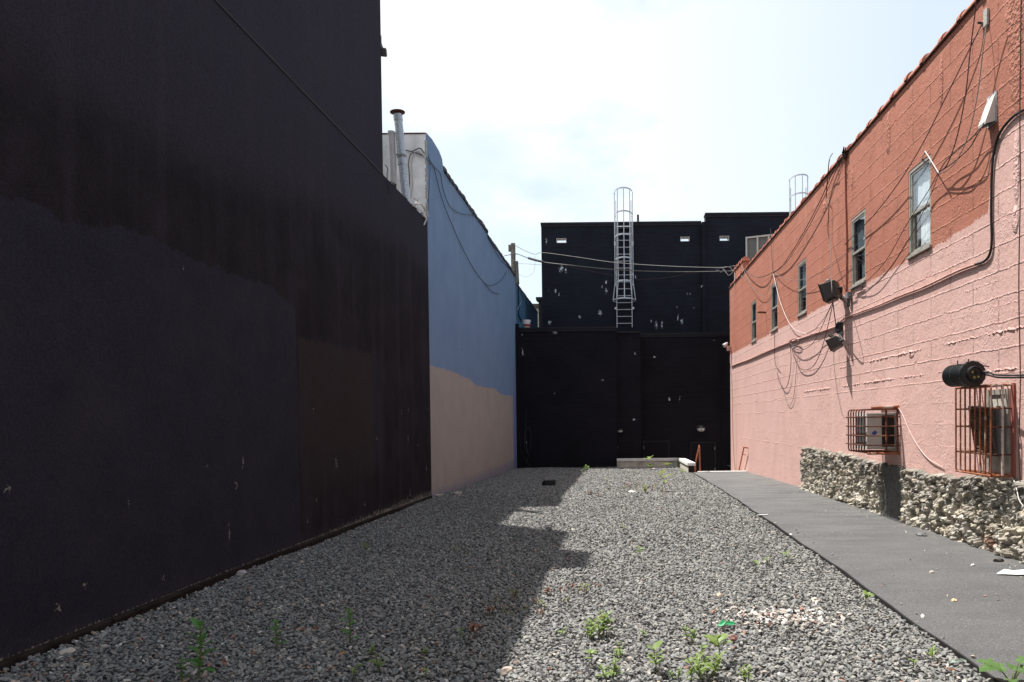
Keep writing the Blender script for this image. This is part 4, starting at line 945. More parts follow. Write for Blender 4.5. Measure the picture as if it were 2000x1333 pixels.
def add_cage_near():
    pr = .25; X0 = XR-pr; yn = onx(1979, 840, XR).y; yf = onx(1867, 840, X0).y; z1 = onx(1979, 752, XR).z; z0 = onx(1979, 930, XR).z
    r = thing('window_cage', 'tall orange rusted bar cage on the pink wall under the black splice case', 'window guard', (XR, (yn+yf)/2, z0), 'rusty cages on the pink wall')
    b = MB(); t = .011
    for k in range(8):
        y = yf-(yf-yn)*k/7; b.tube([(XR, y, z1), (X0+.04, y, z1), (X0+.01, y, z1-.008), (X0, y, z1-.03), (X0, y, z0+.03), (X0+.01, y, z0+.008), (X0+.04, y, z0), (XR, y, z0)], t, 6)
    b.build('upright_bars', MAT['rust'], r)
    b = MB()
    for z in (z0+(z1-z0)*.745, z0+(z1-z0)*.54, z0+(z1-z0)*.235):
        b.tube([(X0+.014, yf+.01, z), (X0+.014, yn-.01, z)], t, 6); b.tube([(X0+.014, yn, z), (XR, yn, z)], t, 6); b.tube([(X0+.014, yf, z), (XR, yf, z)], t, 6)
    b.build('cross_bars', MAT['darkrust'], r)
    b = MB(); b.tube([(XR-.12, yn+.0, z0), (XR-.12, yn+.0, z1)], .015, 6); b.build('pale_bar', simple('flaking white paint bar', (.46, .38, .33), .8, .3, 20), r)
    b = MB(); b.box(XR-.022, XR-.002, yn-.05, yn+.012, z0-.02, z1+.02); b.build('wall_flat', MAT['redbar'], r)
    b = MB()
    for z in (z0, z1):
        b = MB(); b.tube([(XR, yf, z), (X0, yf, z), (X0, yn, z), (XR, yn, z)], .013, 6); b.build('edge_rail', MAT['rust'], r)
    # blocked window with an old unit
    w = thing('old_window', 'grey boarded window behind the tall rusty bars', 'window', (XR, (yn+yf)/2, z0))
    ya, yb = yn+.06, yn+.52
    b = MB(); b.box(XR-.012, XR-.001, ya, yb, z0+.03, z1-.04); b.build('board', MAT['conc'], w)
    b = MB(); b.box(XR-.03, XR-.0125, ya, ya+.05, z0+.03, z1-.04); b.box(XR-.03, XR-.0125, yb-.05, yb, z0+.03, z1-.04); b.box(XR-.03, XR-.0125, ya+.051, yb-.051, z1-.10, z1-.04); b.build('frame', MAT['frame'], w)
    a = thing('old_air_conditioner', 'dark brown old louvred unit leaning inside the tall rusty cage', 'air conditioner', (XR-.1, yn+.3, z0+.2))
    b = MB(); c = Vector((XR-.105, yn+.36, z0+.50)); e1 = Vector((-.03, .165, .02)); e3 = Vector((-.015, .05, .27)); b.obox(c, (.075, 0, .0), e1, e3); b.build('case', MAT['acdark'], a, bevel=.008)
    b = MB(); cc = c-e1*1.0+Vector((0, -.006, 0))
    for k in range(11):
        for j in range(3):
            q = cc+e3*(-.88+k*.176)+Vector((-.05+j*.05, 0, 0)); b.obox(q, (.019, 0, 0), (0, .005, 0), Vector((0, 0, .012)))
    b.obox(c-e1*1.0+Vector((0, -.001, 0)), (.072, 0, 0), (0, .004, 0), e3*.95)
    b.build('front_grille', MAT['brownac'], a)
    b = MB(); cc = c+Vector((-.08, 0, 0))
    for k in range(12): q = cc+e3*(-.9+k*.16); b.obox(q, (.005, 0, .003), e1*.88, (0, 0, .009))
    b.obox(c+Vector((-.077, 0, 0)), (.002, 0, 0), e1*.9, e3*.95)
    b.build('side_louvres', MAT['brownac'], a)
    b = MB(); b.box(XR-.10, XR-.035, yn+.10, yn+.17, z0+.22, z0+.78); b.build('side_panel', MAT['acfin'], a)
add_cage_near()

# ---------------------------------------------------------------- splice case
def add_closure():
    X = XR-.36; a = onx(1900, 731, X); c = onx(1860, 735, X); ax = (c-a); L = .52; ax.normalize()
    r = thing('splice_case', 'ribbed black cylinder splice case hanging above the tall rusty cage', 'splice case', a)
    R = .137
    prof = [(.0, R*.93), (.02, R)]
    b = MB(); b.lathe(a, ax, [(.05, R*.88), (.06, R*.93), (L-.05, R*.90), (L-.01, R*.72), (L, R*.5)], 28)
    for k in range(14):
        h = .08+k*.030; b.lathe(a+ax*h, ax, [(0, R*.90), (.004, R*.965), (.012, R*.965), (.016, R*.90)], 28, cap=False)
    b.build('barrel', MAT['plastic'], r)
    b = MB(); b.lathe(a, ax, [(-.012, R*1.0), (-.005, R*1.08), (.035, R*1.08), (.045, R*.95)], 28)
    for k in range(16):
        th = 2*math.pi*k/16; s1 = ax.orthogonal().normalized(); s2 = ax.cross(s1); d = s1*math.cos(th)+s2*math.sin(th); b.obox(a+ax*.015+d*R*1.07, d*.005, ax*.018, ax.cross(d)*.012)
    b.build('clamp_ring', MAT['plastic'], r)
    b = MB(); b.lathe(a, -ax, [(.0, R*.92), (.012, R*.9), (.02, R*.66), (.06, R*.62), (.065, R*.56), (.05, R*.5), (.045, .01)], 28); b.build('end_cap', MAT['plastic'], r)
    s1 = Vector((1, 0, 0)); s2 = Vector((0, 0, 1))
    for dx, dz in ((-.03, .02), (.035, -.035), (-.01, -.04)):
        b = MB(); q = a-ax*.046+s1*dx+s2*dz; b.lathe(q, -ax, [(0, .016), (.012, .014)], 10); b.build('port', m_port, r)
    b = MB(); b.lathe(a+ax*.27, ax, [(0, R*1.0), (.012, R*1.0)], 28, cap=False); b.build('strap', MAT['blackmetal'], r)
    for k, (h, lab) in enumerate(((.10, ''), (.36, ''))):
        q = a+ax*h+Vector((0, 0, R)); b = MB(); b.tube([q-Vector((0, 0, .01)), q+Vector((.0, 0, .04))], .007, 6); b.obox(q+Vector((.12, 0, -.03)), (.115, 0, -.02), (0, .006, 0), (0, 0, .006)); b.build('hanger', MAT['blackmetal'], r)
    for dz, lab in ((.0, 'upper black cable running right from the splice case'), (-.018, 'lower black cable strapped along under the splice case lead')):
        pts = [a-ax*.05+Vector((.0, 0, .02+dz))] + [onx(u, v+dz*250, X+.12) for u, v in ((1925, 731), (1945, 737), (1970, 738), (2000, 737.5), (2060, 735), (2300, 728))] + [Vector((XR-.03, 2.0, 2.08+dz)), Vector((XR-.03, -3.0, 2.1+dz))]
        cable('splice_cable', lab, 'cable', pts, .014, 'blackwire', 6, 6)
m_port = simple('brass port', (.20, .17, .05), .4, .2)
add_closure()

# ---------------------------------------------------------------- lamps, hood, boxes on the pink wall
def quad_frustum(b, c, ex, ey, ez, k):
    # box with its front (+ex) face scaled by k
    c, ex, ey, ez = map(Vector, (c, ex, ey, ez)); n = len(b.v)
    for s, q in ((-1, 1), (1, k)):
        for j in (-1, 1):
            for l in (-1, 1): b.v.append(c+ex*s+(ey*j+ez*l)*q)
    for f in ((0, 1, 3, 2), (4, 6, 7, 5), (0, 4, 5, 1), (2, 3, 7, 6), (0, 2, 6, 4), (1, 5, 7, 3)): b.f.append(tuple(n+i for i in f)); b.mi.append(b.m)
def floodlight(label, u, v, proj, size, tilt, mount, cat='floodlight', disk=False, yaw=.55):
    X = XR-proj; p = onx(u, v, X); m = onx(mount[0], mount[1], XR)
    r = thing('floodlight', label, cat, m, 'floodlights on the pink wall')
    ex = Vector((-math.cos(tilt)*math.cos(yaw), math.cos(tilt)*math.sin(yaw), -math.sin(tilt))); ey = Vector((math.sin(yaw), math.cos(yaw), 0)); ez = ex.cross(ey)*-1
    if ez.z < 0: ez = -ez
    b = MB(); quad_frustum(b, p, ex*size*.5, ey*size*.62, ez*size*.52, 1.12); b.build('housing', MAT['lampgrey'], r, bevel=.012)
    b = MB(); b.obox(p+ex*size*.53, ex*size*.035, ey*size*.74, ez*size*.62); b.build('rim', MAT['blackmetal'], r, bevel=.006)
    b = MB(); b.obox(p+ex*size*.575, ex*size*.012, ey*size*.60, ez*size*.50); b.build('lens', MAT['lens'], r)
    b = MB(); q = p-ex*size*.5; b.tube(smooth_path([q, q-ex*.05-ez*.02, Vector((XR-.06, m.y, m.z)), Vector((XR-.01, m.y, m.z))], 4), .022, 8); b.build('arm', MAT['blackmetal'], r)
    b = MB(); b.lathe((XR, m.y, m.z), (-1, 0, 0), [(0, .055), (.03, .055), (.045, .03)], 14); b.build('wall_plate', MAT['hinge'], r)
    if not disk:
        b = MB(); q = p+ez*size*.56; b.lathe(q, ez, [(-.03, size*.14), (.06, size*.14), (.08, size*.10)], 12); b.build('photocell', MAT['hinge'], r)
        b = MB(); b.obox(p-ez*size*.6+ex*size*.1, ex*size*.28, ey*size*.4, ez*size*.08); b.build('ballast', MAT['blackmetal'], r)
    else:
        b = MB(); q = p+ez*size*.85; b.lathe(q, (0.3, -.5, .6), [(-.012, size*.34), (.012, size*.34)], 16); b.build('reflector_disc', MAT['lampgrey'], r); b = MB(); b.tube([p+ez*size*.4, q], .018, 6); b.build('neck', MAT['blackmetal'], r)
floodlight('large bronze floodlight on an arm at the orange and pink paint line', 1624, 569, .27, .285, .30, (1648, 583))
floodlight('smaller black floodlight hanging below the larger one on the pink wall', 1631, 671, .22, .20, .45, (1645, 652), disk=True)
def add_small():
    # white hood
    m = onx(1932, 218, XR); r = thing('vent_hood', 'white triangular vent hood high on the orange wall', 'vent hood', m); w, h, d = .15, .31, .30
    pr = onx(1911, 236, XR-.28)
    y0, y1 = onx(1946, 215, XR).y, onx(1946, 215, XR).y+.30; zt = onx(1946, 182, XR).z; zb = onx(1946, 236, XR).z; y1 = y0+.17
    b = MB(); A = [(XR-.012, y0, zt), (XR-.012, y1, zt), (XR-.012, y1, zb+.0), (XR-.012, y0, zb)]; Bq = [(XR-.125, y0, zb+.0), (XR-.125, y1, zb+.0)]
    Bm = [(XR-.12, y0, zb-.03), (XR-.12, y1, zb-.03)]
    b.face([A[0], A[1], Bq[1], Bq[0]]); b.face([A[0], Bq[0], Bm[0], A[3]]); b.face([A[1], Bq[1], Bm[1], A[2]]); b.face([Bq[0], Bq[1], Bm[1], Bm[0]])
    b.build('hood', MAT['hood'], r)
    b = MB(); b.box(XR-.011, XR-.001, y0-.02, y1+.02, zb-.015, zt+.02); b.build('back_plate', MAT['galv'], r)
    b = MB(); b.face([(XR-.115, y0+.01, zb+.005), (XR-.115, y1-.01, zb+.005), (XR-.015, y1-.01, zb+.02), (XR-.015, y0+.01, zb+.02)]); b.build('damper', MAT['blackmetal'], r)
    # junction box under window two
    p = onx(1655, 582, XR); r = thing('junction_box', 'small grey junction box beside the large floodlight mount', 'junction box', p)
    b = MB(); b.box(XR-.09, XR-.001, p.y-.28, p.y-.16, p.z-.06, p.z+.07); b.build('box', MAT['hinge'], r, bevel=.006)
    b = MB(); b.tube([(XR-.05, p.y-.22, p.z-.06), (XR-.06, p.y-.24, p.z-.2)], .03, 8); b.build('gland', MAT['blackmetal'], r)
    # cable clamp bundle between the floodlights
    p = onx(1638, 640, XR-.05); b = MB(); rr = random.Random(3)
    for k in range(5):
        b.tube(smooth_path([p+Vector((rr.uniform(-.05, .03), rr.uniform(-.12, .12), rr.uniform(-.12, .12))) for _ in range(5)], 4), .014, 5)
    b.obox(p+Vector((.02, -.05, .03)), (.04, 0, 0), (0, .05, 0), (0, 0, .06)); tag(b.build('cable_knot', MAT['blackmetal']), 'black knot of cables between the two floodlights', 'cable knot')
    # rusted peg between windows
    p = onx(1494, 612, XR); b = MB(); b.tube([(XR, p.y-.15, p.z), (XR-.22, p.y-.13, p.z+.01), (XR-.24, p.y-.12, p.z-.01)], .03, 8); tag(b.build('wall_peg', MAT['darkrust']), 'dark rusty peg sticking out between two far windows', 'peg')
    # corner lamp
    p = onx(1421, 680, XR-.1); r = thing('corner_lamp', 'small white lamp on the far corner of the orange building', 'lamp', p)
    b = MB(); b.box(XR-.16, XR-.001, p.y-.3, p.y-.12, p.z-.13, p.z+.05); b.build('box', MAT['pinkpipe'], r, bevel=.008)
    b = MB(); q = p+Vector((-.12, -.15, .1)); b.lathe(q, (-.7, -.2, -.55), [(-.14, .02), (-.1, .05), (.06, .085), (.07, .075)], 14); b.build('lamp_head', MAT['hood'], r, smooth=True)
    b = MB(); b.tube([q, p+Vector((.02, -.2, 0))], .018, 6); b.build('arm', MAT['hinge'], r)
    # condenser on the roof
    c = Vector((5.95, 28.4, 0)); t = ony(1459, 466, 28.4); zt = t.z; r = thing('condenser', 'pale grey louvred condenser on the roof behind the tile coping', 'condenser', (c.x, c.y, ZR-.5))
    ax, ay = Vector((.80, -.35, 0)), Vector((.35, .80, 0)); h = .62; cc = Vector((t.x, t.y, zt-h))+ax+ay*.9; b = MB(); b.obox(cc, ax*.96, ay*.96, (0, 0, h-.03)); b.build('coil', MAT['dkfin'], r)
    b = MB()
    for sx in (-1, -.5, 0, .5, 1):
        for sy in (-1, 1):
            b.obox(cc+ax*sx+ay*sy, ax.normalized()*.03, ay.normalized()*.03, (0, 0, h-.031))
    b.obox(cc+Vector((0, 0, h)), ax*1.04, ay*1.04, (0, 0, .03)); b.obox(cc-Vector((0, 0, h)), ax*1.04, ay*1.04, (0, 0, .03)); b.build('frame', MAT['cond'], r)
    b = MB()
    for sx in (-.9, .9):
        for sy in (-.9, .9): q = cc+ax*sx+ay*sy; b.tube([(q.x, q.y, ZR-.5), (q.x, q.y, zt-2*h-.03)], .03, 6)
    b.build('stand', MAT['hinge'], r)
add_small()

# ---------------------------------------------------------------- cables on the pink wall
def W(pix, off=.03): return [onx(u, v, XR-(off if not isinstance(off, (list, tuple)) else off[i])) for i, (u, v) in enumerate(pix)]
cable('black_conduit', 'thick black cable curving down beside the raised pink paint edge', 'cable', W(((2060, 185), (2000, 215), (1975, 232), (1952, 262), (1941, 300), (1937, 345), (1936, 420), (1937, 470), (1933, 497), (1922, 511), (1905, 517)), .02), .017, 'blackwire', 8, 8)
cable('painted_conduit', 'overpainted conduit slanting from the black cable to the floodlights', 'conduit', W(((1905, 517), (1880, 526), (1859, 535), (1802, 562), (1760, 578), (1720, 595), (1680, 610), (1654, 620), (1640, 629)), .024), .019, 'pinkpipe', 6, 8)
cable('painted_conduit', 'overpainted conduit running from the floodlights to the far corner', 'conduit', W(((1634, 638), (1602, 649), (1548, 667), (1503, 685), (1467, 701), (1440, 711), (1428, 716)), .026), .024, 'pinkpipe', 6, 8)
cable('vertical_wire', 'dark wire hanging straight down the near end of the wall', 'cable', W(((1995, -40), (1992, 215), (1993, 360), (1990, 560), (1993, 740), (1990, 880), (1993, 950), (1994, 1040), (1990, 1075), (1997, 1104)), .05) , .009, 'wire')
cable('vertical_conduit', 'straight dark red conduit from the tile coping to the junction box', 'conduit', W(((1650, 292), (1652, 400), (1654, 480), (1653, 572)), .02), .017, 'redbar', 2, 6)
cable('grey_cable', 'grey cable dropping from the tile coping past the large floodlight', 'cable', W(((1626, 300), (1620, 312), (1617, 340), (1614, 384), (1619, 400), (1617, 452), (1623, 490), (1624, 550), (1627, 592), (1633, 640)), (.0, .17, .1, .06, .06, .08, .12, .42, .42, .05)), .013, 'wire')
cable('diagonal_cable', 'upper dark cable slanting from the red conduit top towards the far windows', 'cable', W(((1648, 300), (1625, 340), (1603, 390), (1572, 450), (1545, 495), (1525, 522), (1508, 534)), (.03, .05, .09, .09, .09, .07, .04)), .013, 'wire')
cable('diagonal_cable', 'lower dark cable slanting beside its twin towards the far windows', 'cable', W(((1648, 302), (1630, 340), (1606, 393), (1576, 450), (1548, 496), (1530, 520), (1509, 535)), (.03, .05, .07, .07, .07, .06, .04)), .010, 'wire')
cable('sagging_cable', 'dark cable sagging from the far roof corner to above the fourth window', 'cable', W(((1450, 520), (1460, 532), (1475, 541), (1490, 541), (1508, 533)), (.02, .09, .12, .1, .03)), .014, 'wire')
cable('sagging_cable', 'thin cable in the deepest sag between the far corner and fourth window', 'cable', W(((1450, 522), (1460, 545), (1475, 570), (1488, 578), (1500, 570), (1508, 536)), (.02, .06, .08, .08, .06, .03)), .008, 'greywire')
cable('sagging_cable', 'thin grey cable sagging across the third and second windows', 'cable', W(((1510, 533), (1530, 543), (1560, 548), (1600, 535), (1650, 500), (1700, 450)), (.03, .1, .12, .12, .1, .03)), .007, 'greywire')
cable('grey_drop', 'thin grey cable from the roof tiles to the fourth window head', 'cable', W(((1505, 447), (1506, 480), (1509, 520), (1510, 535)), (.1, .05, .04, .03)), .011, 'greywire')
cable('white_cable', 'white cable swooping from the fourth window head down the pink wall', 'cable', W(((1510, 534), (1516, 560), (1524, 590), (1538, 625), (1552, 644), (1575, 653)), (.04, .06, .07, .07, .06, .04)), .010, 'whitewire')
cable('loop_cable', 'thin cable rising from the white cable end to the large floodlight', 'cable', W(((1575, 653), (1590, 645), (1610, 622), (1626, 592)), (.04, .08, .14, .3)), .008, 'wire')
cable('loop_cable', 'wide dark loop hanging below the conduit left of the floodlights', 'cable', W(((1543, 668), (1552, 700), (1562, 719), (1574, 723), (1588, 716), (1602, 690), (1615, 645), (1627, 592)), (.06, .05, .05, .05, .05, .06, .1, .3)), .011, 'wire')
cable('loop_cable', 'shallow loop crossing the painted conduit left of the floodlights', 'cable', W(((1541, 668), (1552, 681), (1568, 684), (1588, 670), (1602, 645), (1627, 590)), (.06, .09, .09, .09, .12, .3)), .009, 'wire')
cable('loop_cable', 'long narrow loop hanging below the fourth window', 'cable', W(((1513, 650), (1513, 690), (1515, 714), (1523, 724)), .03), .010, 'wire')
cable('loop_cable', 'dark cord hanging from the conduit coil in a deep hook', 'cable', W(((1518, 728), (1523, 748), (1533, 759), (1541, 742), (1545, 705), (1543, 668)), .05), .011, 'wire')
cable('loop_cable', 'thin cord ending in a deep point below the conduit coil', 'cable', W(((1530, 757), (1535, 782), (1543, 792), (1551, 770), (1556, 715), (1560, 690)), .03), .008, 'greywire')
cable('cable_coil', 'small coil of cable tied on the painted conduit', 'cable', W(((1542, 668), (1548, 663), (1558, 664), (1560, 672), (1552, 675), (1544, 670), (1550, 662), (1562, 668)), .07), .011, 'wire')
cable('thin_wire', 'thin wire hanging from the smaller floodlight down the pink wall', 'cable', W(((1629, 645), (1628, 690), (1631, 735), (1638, 780), (1645, 812)), .02), .006, 'greywire')
cable('roof_wire', 'dark wire dropping from above the frame to the white hook by the nearest window', 'cable', W(((1910, -30), (1904, 30), (1895, 100), (1886, 185), (1870, 265), (1852, 318), (1840, 332), (1832, 338)), (.25, .22, .2, .18, .16, .13, .1, .09)), .010, 'wire')
cable('roof_wire', 'long dark wire slanting across the orange wall from the nearest bolt to the second window', 'cable', W(((1919, 46), (1896, 92), (1850, 185), (1800, 285), (1750, 365), (1700, 428), (1650, 478)), (.02, .07, .1, .1, .1, .08, .04)), .010, 'wire')
cable('roof_wire', 'thin grey wire curving from the grey wall anchor to the white hook', 'cable', W(((1928, 42), (1920, 100), (1910, 180), (1893, 260), (1870, 312), (1850, 333), (1834, 340)), (.02, .1, .14, .16, .15, .12, .1)), .008, 'greywire')
cable('hood_cord', 'upper black cord from the vent hood to the white hook', 'cable', W(((1922, 240), (1905, 262), (1880, 285), (1850, 312), (1834, 336)), (.12, .1, .12, .11, .1)), .009, 'blackwire')
cable('hood_cord', 'lower black cord from the vent hood with a kink to the white hook', 'cable', W(((1922, 242), (1908, 265), (1893, 290), (1862, 318), (1838, 334)), (.12, .12, .15, .13, .1)), .009, 'blackwire')
cable('wall_hook', 'bent white hook bar at the top corner of the nearest window', 'hook', W(((1800, 312), (1806, 299), (1809, 299), (1833, 338)), (.0, .06, .08, .13)), .010, 'whitewire', 3, 6)
cable('window_wire', 'left thin wire crossing the nearest window to the junction box', 'cable', W(((1831, 340), (1812, 375), (1770, 440), (1730, 510), (1690, 552), (1664, 570)), (.1, .07, .06, .05, .05, .05)), .008, 'wire')
cable('window_wire', 'right thin wire crossing the nearest window below its twin', 'cable', W(((1833, 341), (1818, 380), (1785, 450), (1745, 515), (1705, 560), (1668, 568)), (.1, .05, .05, .04, .05, .05)), .007, 'wire')
cable('black_lead', 'stiff black lead bent under the second window', 'cable', W(((1655, 582), (1668, 575), (1668, 564), (1683, 556), (1684, 566), (1676, 568)), .05), .013, 'blackwire', 3, 6)
cable('power_cord', 'pale pink cord slanting from the square cage down to the stone base', 'cable', W(((1755, 797), (1765, 815), (1778, 845), (1795, 875), (1815, 898), (1842, 913)), .02), .009, 'pinkcord')
cable('power_cord', 'white cord hanging from the tall cage over the stone base', 'cable', W(((1976, 932), (1984, 948), (1990, 975), (1999, 990)), (.03, .1, .15, .16)), .009, 'whitewire')
cable('corner_wire', 'thin black wire hanging down the far corner of the pink wall', 'cable', W(((1425, 700), (1427, 720), (1430, 760), (1431, 830), (1434, 900), (1438, 925)), .03), .009, 'wire')
b = MB(); p = onx(1929, 38, XR); b.box(XR-.03, XR-.001, p.y-.04, p.y+.05, p.z-.08, p.z+.12); tag(b.build('wall_anchor', MAT['chip'], bevel=.008), 'small grey wall anchor high on the orange wall', 'anchor')
b = MB(); p = onx(1919, 46, XR); b.tube([(XR, p.y, p.z), (XR-.06, p.y, p.z+.01)], .014, 6); tag(b.build('wall_bolt', MAT['blackmetal']), 'dark bolt holding the long slanting wire on the orange wall', 'bolt')
b = MB(); rr = random.Random(8); p = onx(1649, 298, XR-.05)
for k in range(4): b.tube(smooth_path([p+Vector((rr.uniform(-.03, .03), rr.uniform(-.1, .1), rr.uniform(-.12, .08))) for _ in range(5)], 4), .013, 5)
tag(b.build('cable_knot', MAT['wire']), 'tangle of dark cable at the top of the red conduit', 'cable knot')
# ---- cables on the blue wall and the low black wall
def WL(pix, off=.03): return [onx(u, v, XL+off) for u, v in pix]
cable('blue_wall_cable', 'long black cable hanging in a deep curve on the blue wall', 'cable', WL(((836, 308), (848, 330), (862, 385), (880, 432), (900, 478), (925, 525), (945, 552), (962, 571), (975, 574))), .011, 'blackwire')
cable('blue_wall_cable', 'black cable kinked along the upper blue wall to the tile coping', 'cable', WL(((832, 310), (850, 328), (860, 340), (866, 372), (880, 405), (903, 418), (925, 421), (942, 433), (950, 448))), .011, 'blackwire')
cable('blue_wall_cable', 'thin dark wire returning up from the deep curve to the blue roof', 'cable', WL(((935, 540), (950, 556), (965, 557), (980, 547), (990, 530))), .009, 'blackwire')
cable('blue_wall_cable', 'thin dark wire dropping down the near corner of the blue wall', 'cable', WL(((837, 300), (840, 330), (838, 370), (836, 412))), .008, 'blackwire')
cable('blue_wall_cable', 'dark cable looped below the tiles at the far end of the blue wall', 'cable', WL(((952, 460), (965, 487), (980, 510), (995, 525), (1009, 545))), .011, 'blackwire')
q15 = lambda pix: [ony(u, v, YK-.06) for u, v in pix]
cable('white_wall_cable', 'dark cable looping across the white end wall beside the flue', 'cable', q15(((760, 310), (775, 302), (790, 294), (805, 296), (820, 290), (829, 300))), .014, 'blackwire')
cable('white_wall_cable', 'grey cable bent down the white end wall right of the flue', 'cable', q15(((829, 306), (815, 300), (803, 300), (798, 320), (800, 352), (797, 380))), .016, 'greywire')
cable('white_wall_cable', 'pale cable arched down the white end wall', 'cable', q15(((830, 308), (818, 297), (808, 302), (804, 325), (806, 360), (802, 388))), .016, 'whitewire')
cable('white_wall_cable', 'thin black wire looping over the low black roof edge', 'cable', WL(((752, 322), (757, 330), (756, 345), (758, 362), (763, 378)), .02), .010, 'blackwire')
cable('roof_scrap', 'pale twisted cable ends at the corner of the low black roof', 'cable', WL(((808, 388), (815, 392), (812, 400), (822, 398), (830, 412), (826, 420), (832, 428), (828, 440)), .02), .018, 'whitewire')
cable('roof_scrap', 'pale bent strip on the edge of the low black roof', 'cable', WL(((806, 402), (816, 408), (826, 416), (831, 412), (828, 404)), .02), .014, 'whitewire')
cable('teal_wall_cable', 'dark cable sagging across the small teal wall', 'cable', [onx(u, v, XL) for u, v in ((1018, 572), (1026, 590), (1036, 604), (1048, 609))], .014, 'blackwire')
cable('teal_wall_cable', 'dark cables bunched down the near end of the small teal wall', 'cable', [onx(u, v, XL+.02) for u, v in ((1012, 550), (1013, 590), (1014, 602), (1013, 615), (1019, 628))], .03, 'blackwire')
cable('teal_wall_cable', 'thin white wire looped at the near end of the small teal wall', 'cable', [onx(u, v, XL+.05) for u, v in ((1015, 575), (1018, 588), (1014, 598), (1011, 606))], .010, 'whitewire')

# ================================================================== things on the ground
def add_debris():
    p = ong(1072, 949); r = thing('black_box', 'black plastic box lying on the shaded gravel', 'box', p)
    b = MB(); b.obox(p+Vector((.02, 0, .07)), (.15, .02, 0), (-.02, .10, 0), (0, 0, .062)); b.build('body', MAT['plastic'], r, bevel=.02)
    b = MB(); quad_frustum(b, p+Vector((-.155, -.02, .06)), (-.02, -.003, -.004), (-.01, .085, 0), (0, 0, .058), .6); b.build('end_piece', MAT['plastic'], r)
    b = MB(); b.obox(p+Vector((.02, 0, .139)), (.16, .022, 0), (-.02, .11, 0), (0, 0, .006)); b.build('lid', MAT['blackmetal'], r)
    # white card on the path
    p = ong(1990, 1128); b = MB(); b.prism([p+Vector(v) for v in ((-.21, .02, .03), (-.10, .08, .06), (-.02, .06, .05), (.25, .10, .06), (.25, -.06, .035), (-.05, -.03, .03))], (0, 0, .006)); tag(b.build('paper_scrap', MAT['paper']), 'torn white card lying on the asphalt near the stone base', 'paper')
    p = ong(1490, 1009); b = MB(); b.obox(p+Vector((0, 0, .028)), (.09, .02, 0), (-.004, .016, 0), (0, 0, .003)); tag(b.build('paper_scrap', MAT['paper']), 'thin white strip lying on the middle of the asphalt path', 'paper')
    p = ong(1872, 1302); b = MB(); b.prism([p+Vector(v) for v in ((-.06, -.005, .02), (-.04, .012, .045), (-.01, .006, .03), (.02, .016, .045), (.06, .02, .03), (.05, -.005, .02), (.015, -.010, .04), (-.02, -.012, .025))], (0, 0, .004)); tag(b.build('paper_scrap', simple('pale green wrapper', (.30, .36, .31), .5, .6, 30)), 'pale crumpled wrapper on gravel beside the path edge', 'wrapper')
    p = ong(1418, 1230); b = MB(); rr = random.Random(4)
    for k in range(5): o = p+Vector((rr.uniform(-.05, .05), rr.uniform(-.02, .02), .04)); b.face([o+Vector((rr.uniform(-.05, -.02), rr.uniform(-.02, .02), rr.uniform(-.01, .02))), o+Vector((0, -.02, .0)), o+Vector((rr.uniform(.02, .05), rr.uniform(-.01, .02), rr.uniform(0, .03))), o+Vector((0, .02, rr.uniform(.01, .03)))])
    tag(b.build('green_wrapper', MAT['green']), 'shiny green wrapper at the edge of the pale rubble', 'wrapper')
    for u, v, sz, mm, lab in ((437, 1304, .035, 'leafr', 'curled red dry leaf beside the tallest shaded thistle'), (616, 1238, .03, 'leafr', 'dark red dry leaf on shaded gravel between two thistles'), (669, 1288, .03, 'dryor', 'orange dry leaf on shaded gravel below the tall thistle'),
                         (1727, 1150, .05, 'dryred', 'thin red brown stick lying on the asphalt path'), (1555, 1174, .025, 'leafr', 'small red dry leaf on sunny gravel above the rubble'), (1857, 1320, .035, 'leafr', 'brown dry leaf on gravel by the path corner')):
        p = ong(u, v)+Vector((0, 0, .035)); rr = random.Random(u); b = MB(); a = rr.uniform(0, 3); d = Vector((math.cos(a), math.sin(a)*.6, .15)); sd_ = Vector((-d.y, d.x, .3)); pv = None
        for i in range(6):
            t = i/5-.5; wv = sz*.5*math.cos(t*2.8)*(.25 if 'stick' in lab else 1); c = p+d*sz*2*t+Vector((0, 0, sz*(.8*t*t)))
            row = (c-sd_*wv+Vector((0, 0, wv*.5)), c, c+sd_*wv+Vector((0, 0, wv*.6)))
            if pv: b.face([pv[0], pv[1], row[1], row[0]]); b.face([pv[1], pv[2], row[2], row[1]])
            pv = row
        tag(b.build('dry_stick' if 'stick' in lab else 'dry_leaf', MAT.get(mm) or simple(mm, (.34, .15, .03) if mm == 'dryor' else (.16, .04, .03))), lab, 'stick' if 'stick' in lab else 'leaf')
    # separate rocks
    def rock(u, v, s, col, label, flat=.6, on=.0):
        p = ong(u, v); rr = random.Random(int(u*7+v)); bm = bmesh.new(); bmesh.ops.create_icosphere(bm, subdivisions=2, radius=1)
        from mathutils import noise as N
        for q in bm.verts:
            d = q.co.copy(); k = 1+.45*N.noise(d*1.4+Vector((u, v, 0)))+.15*N.noise(d*4+Vector((v, u, 0))); q.co = Vector((d.x*s*k*1.2, d.y*s*k*.8, d.z*s*k*flat))
        me = bpy.data.meshes.new('rock'); bm.to_mesh(me); bm.free()
        me.materials.append(simple('stone '+str(int(u)), col, .9, .25, 14, .15, bump=.004, bscale=40)); o = bpy.data.objects.new('rock', me); COL.objects.link(o); o.location = p+Vector((0, 0, s*flat*.5+on)); o.rotation_euler = (0, 0, rr.uniform(0, 6)); tag(o, label, 'rock')
    rock(893, 968, .11, (.30, .27, .24), 'pale rock against the foot of the beige wall', .6)
    rock(856, 970, .09, (.36, .33, .29), 'pale flat rock at the corner of the black and beige walls', .4)
    rock(470, 1122, .075, (.40, .36, .36), 'pale flat stone under the black wall', .4)
    rock(130, 1278, .055, (.46, .42, .36), 'cream stone lying nearest the black wall', .5)
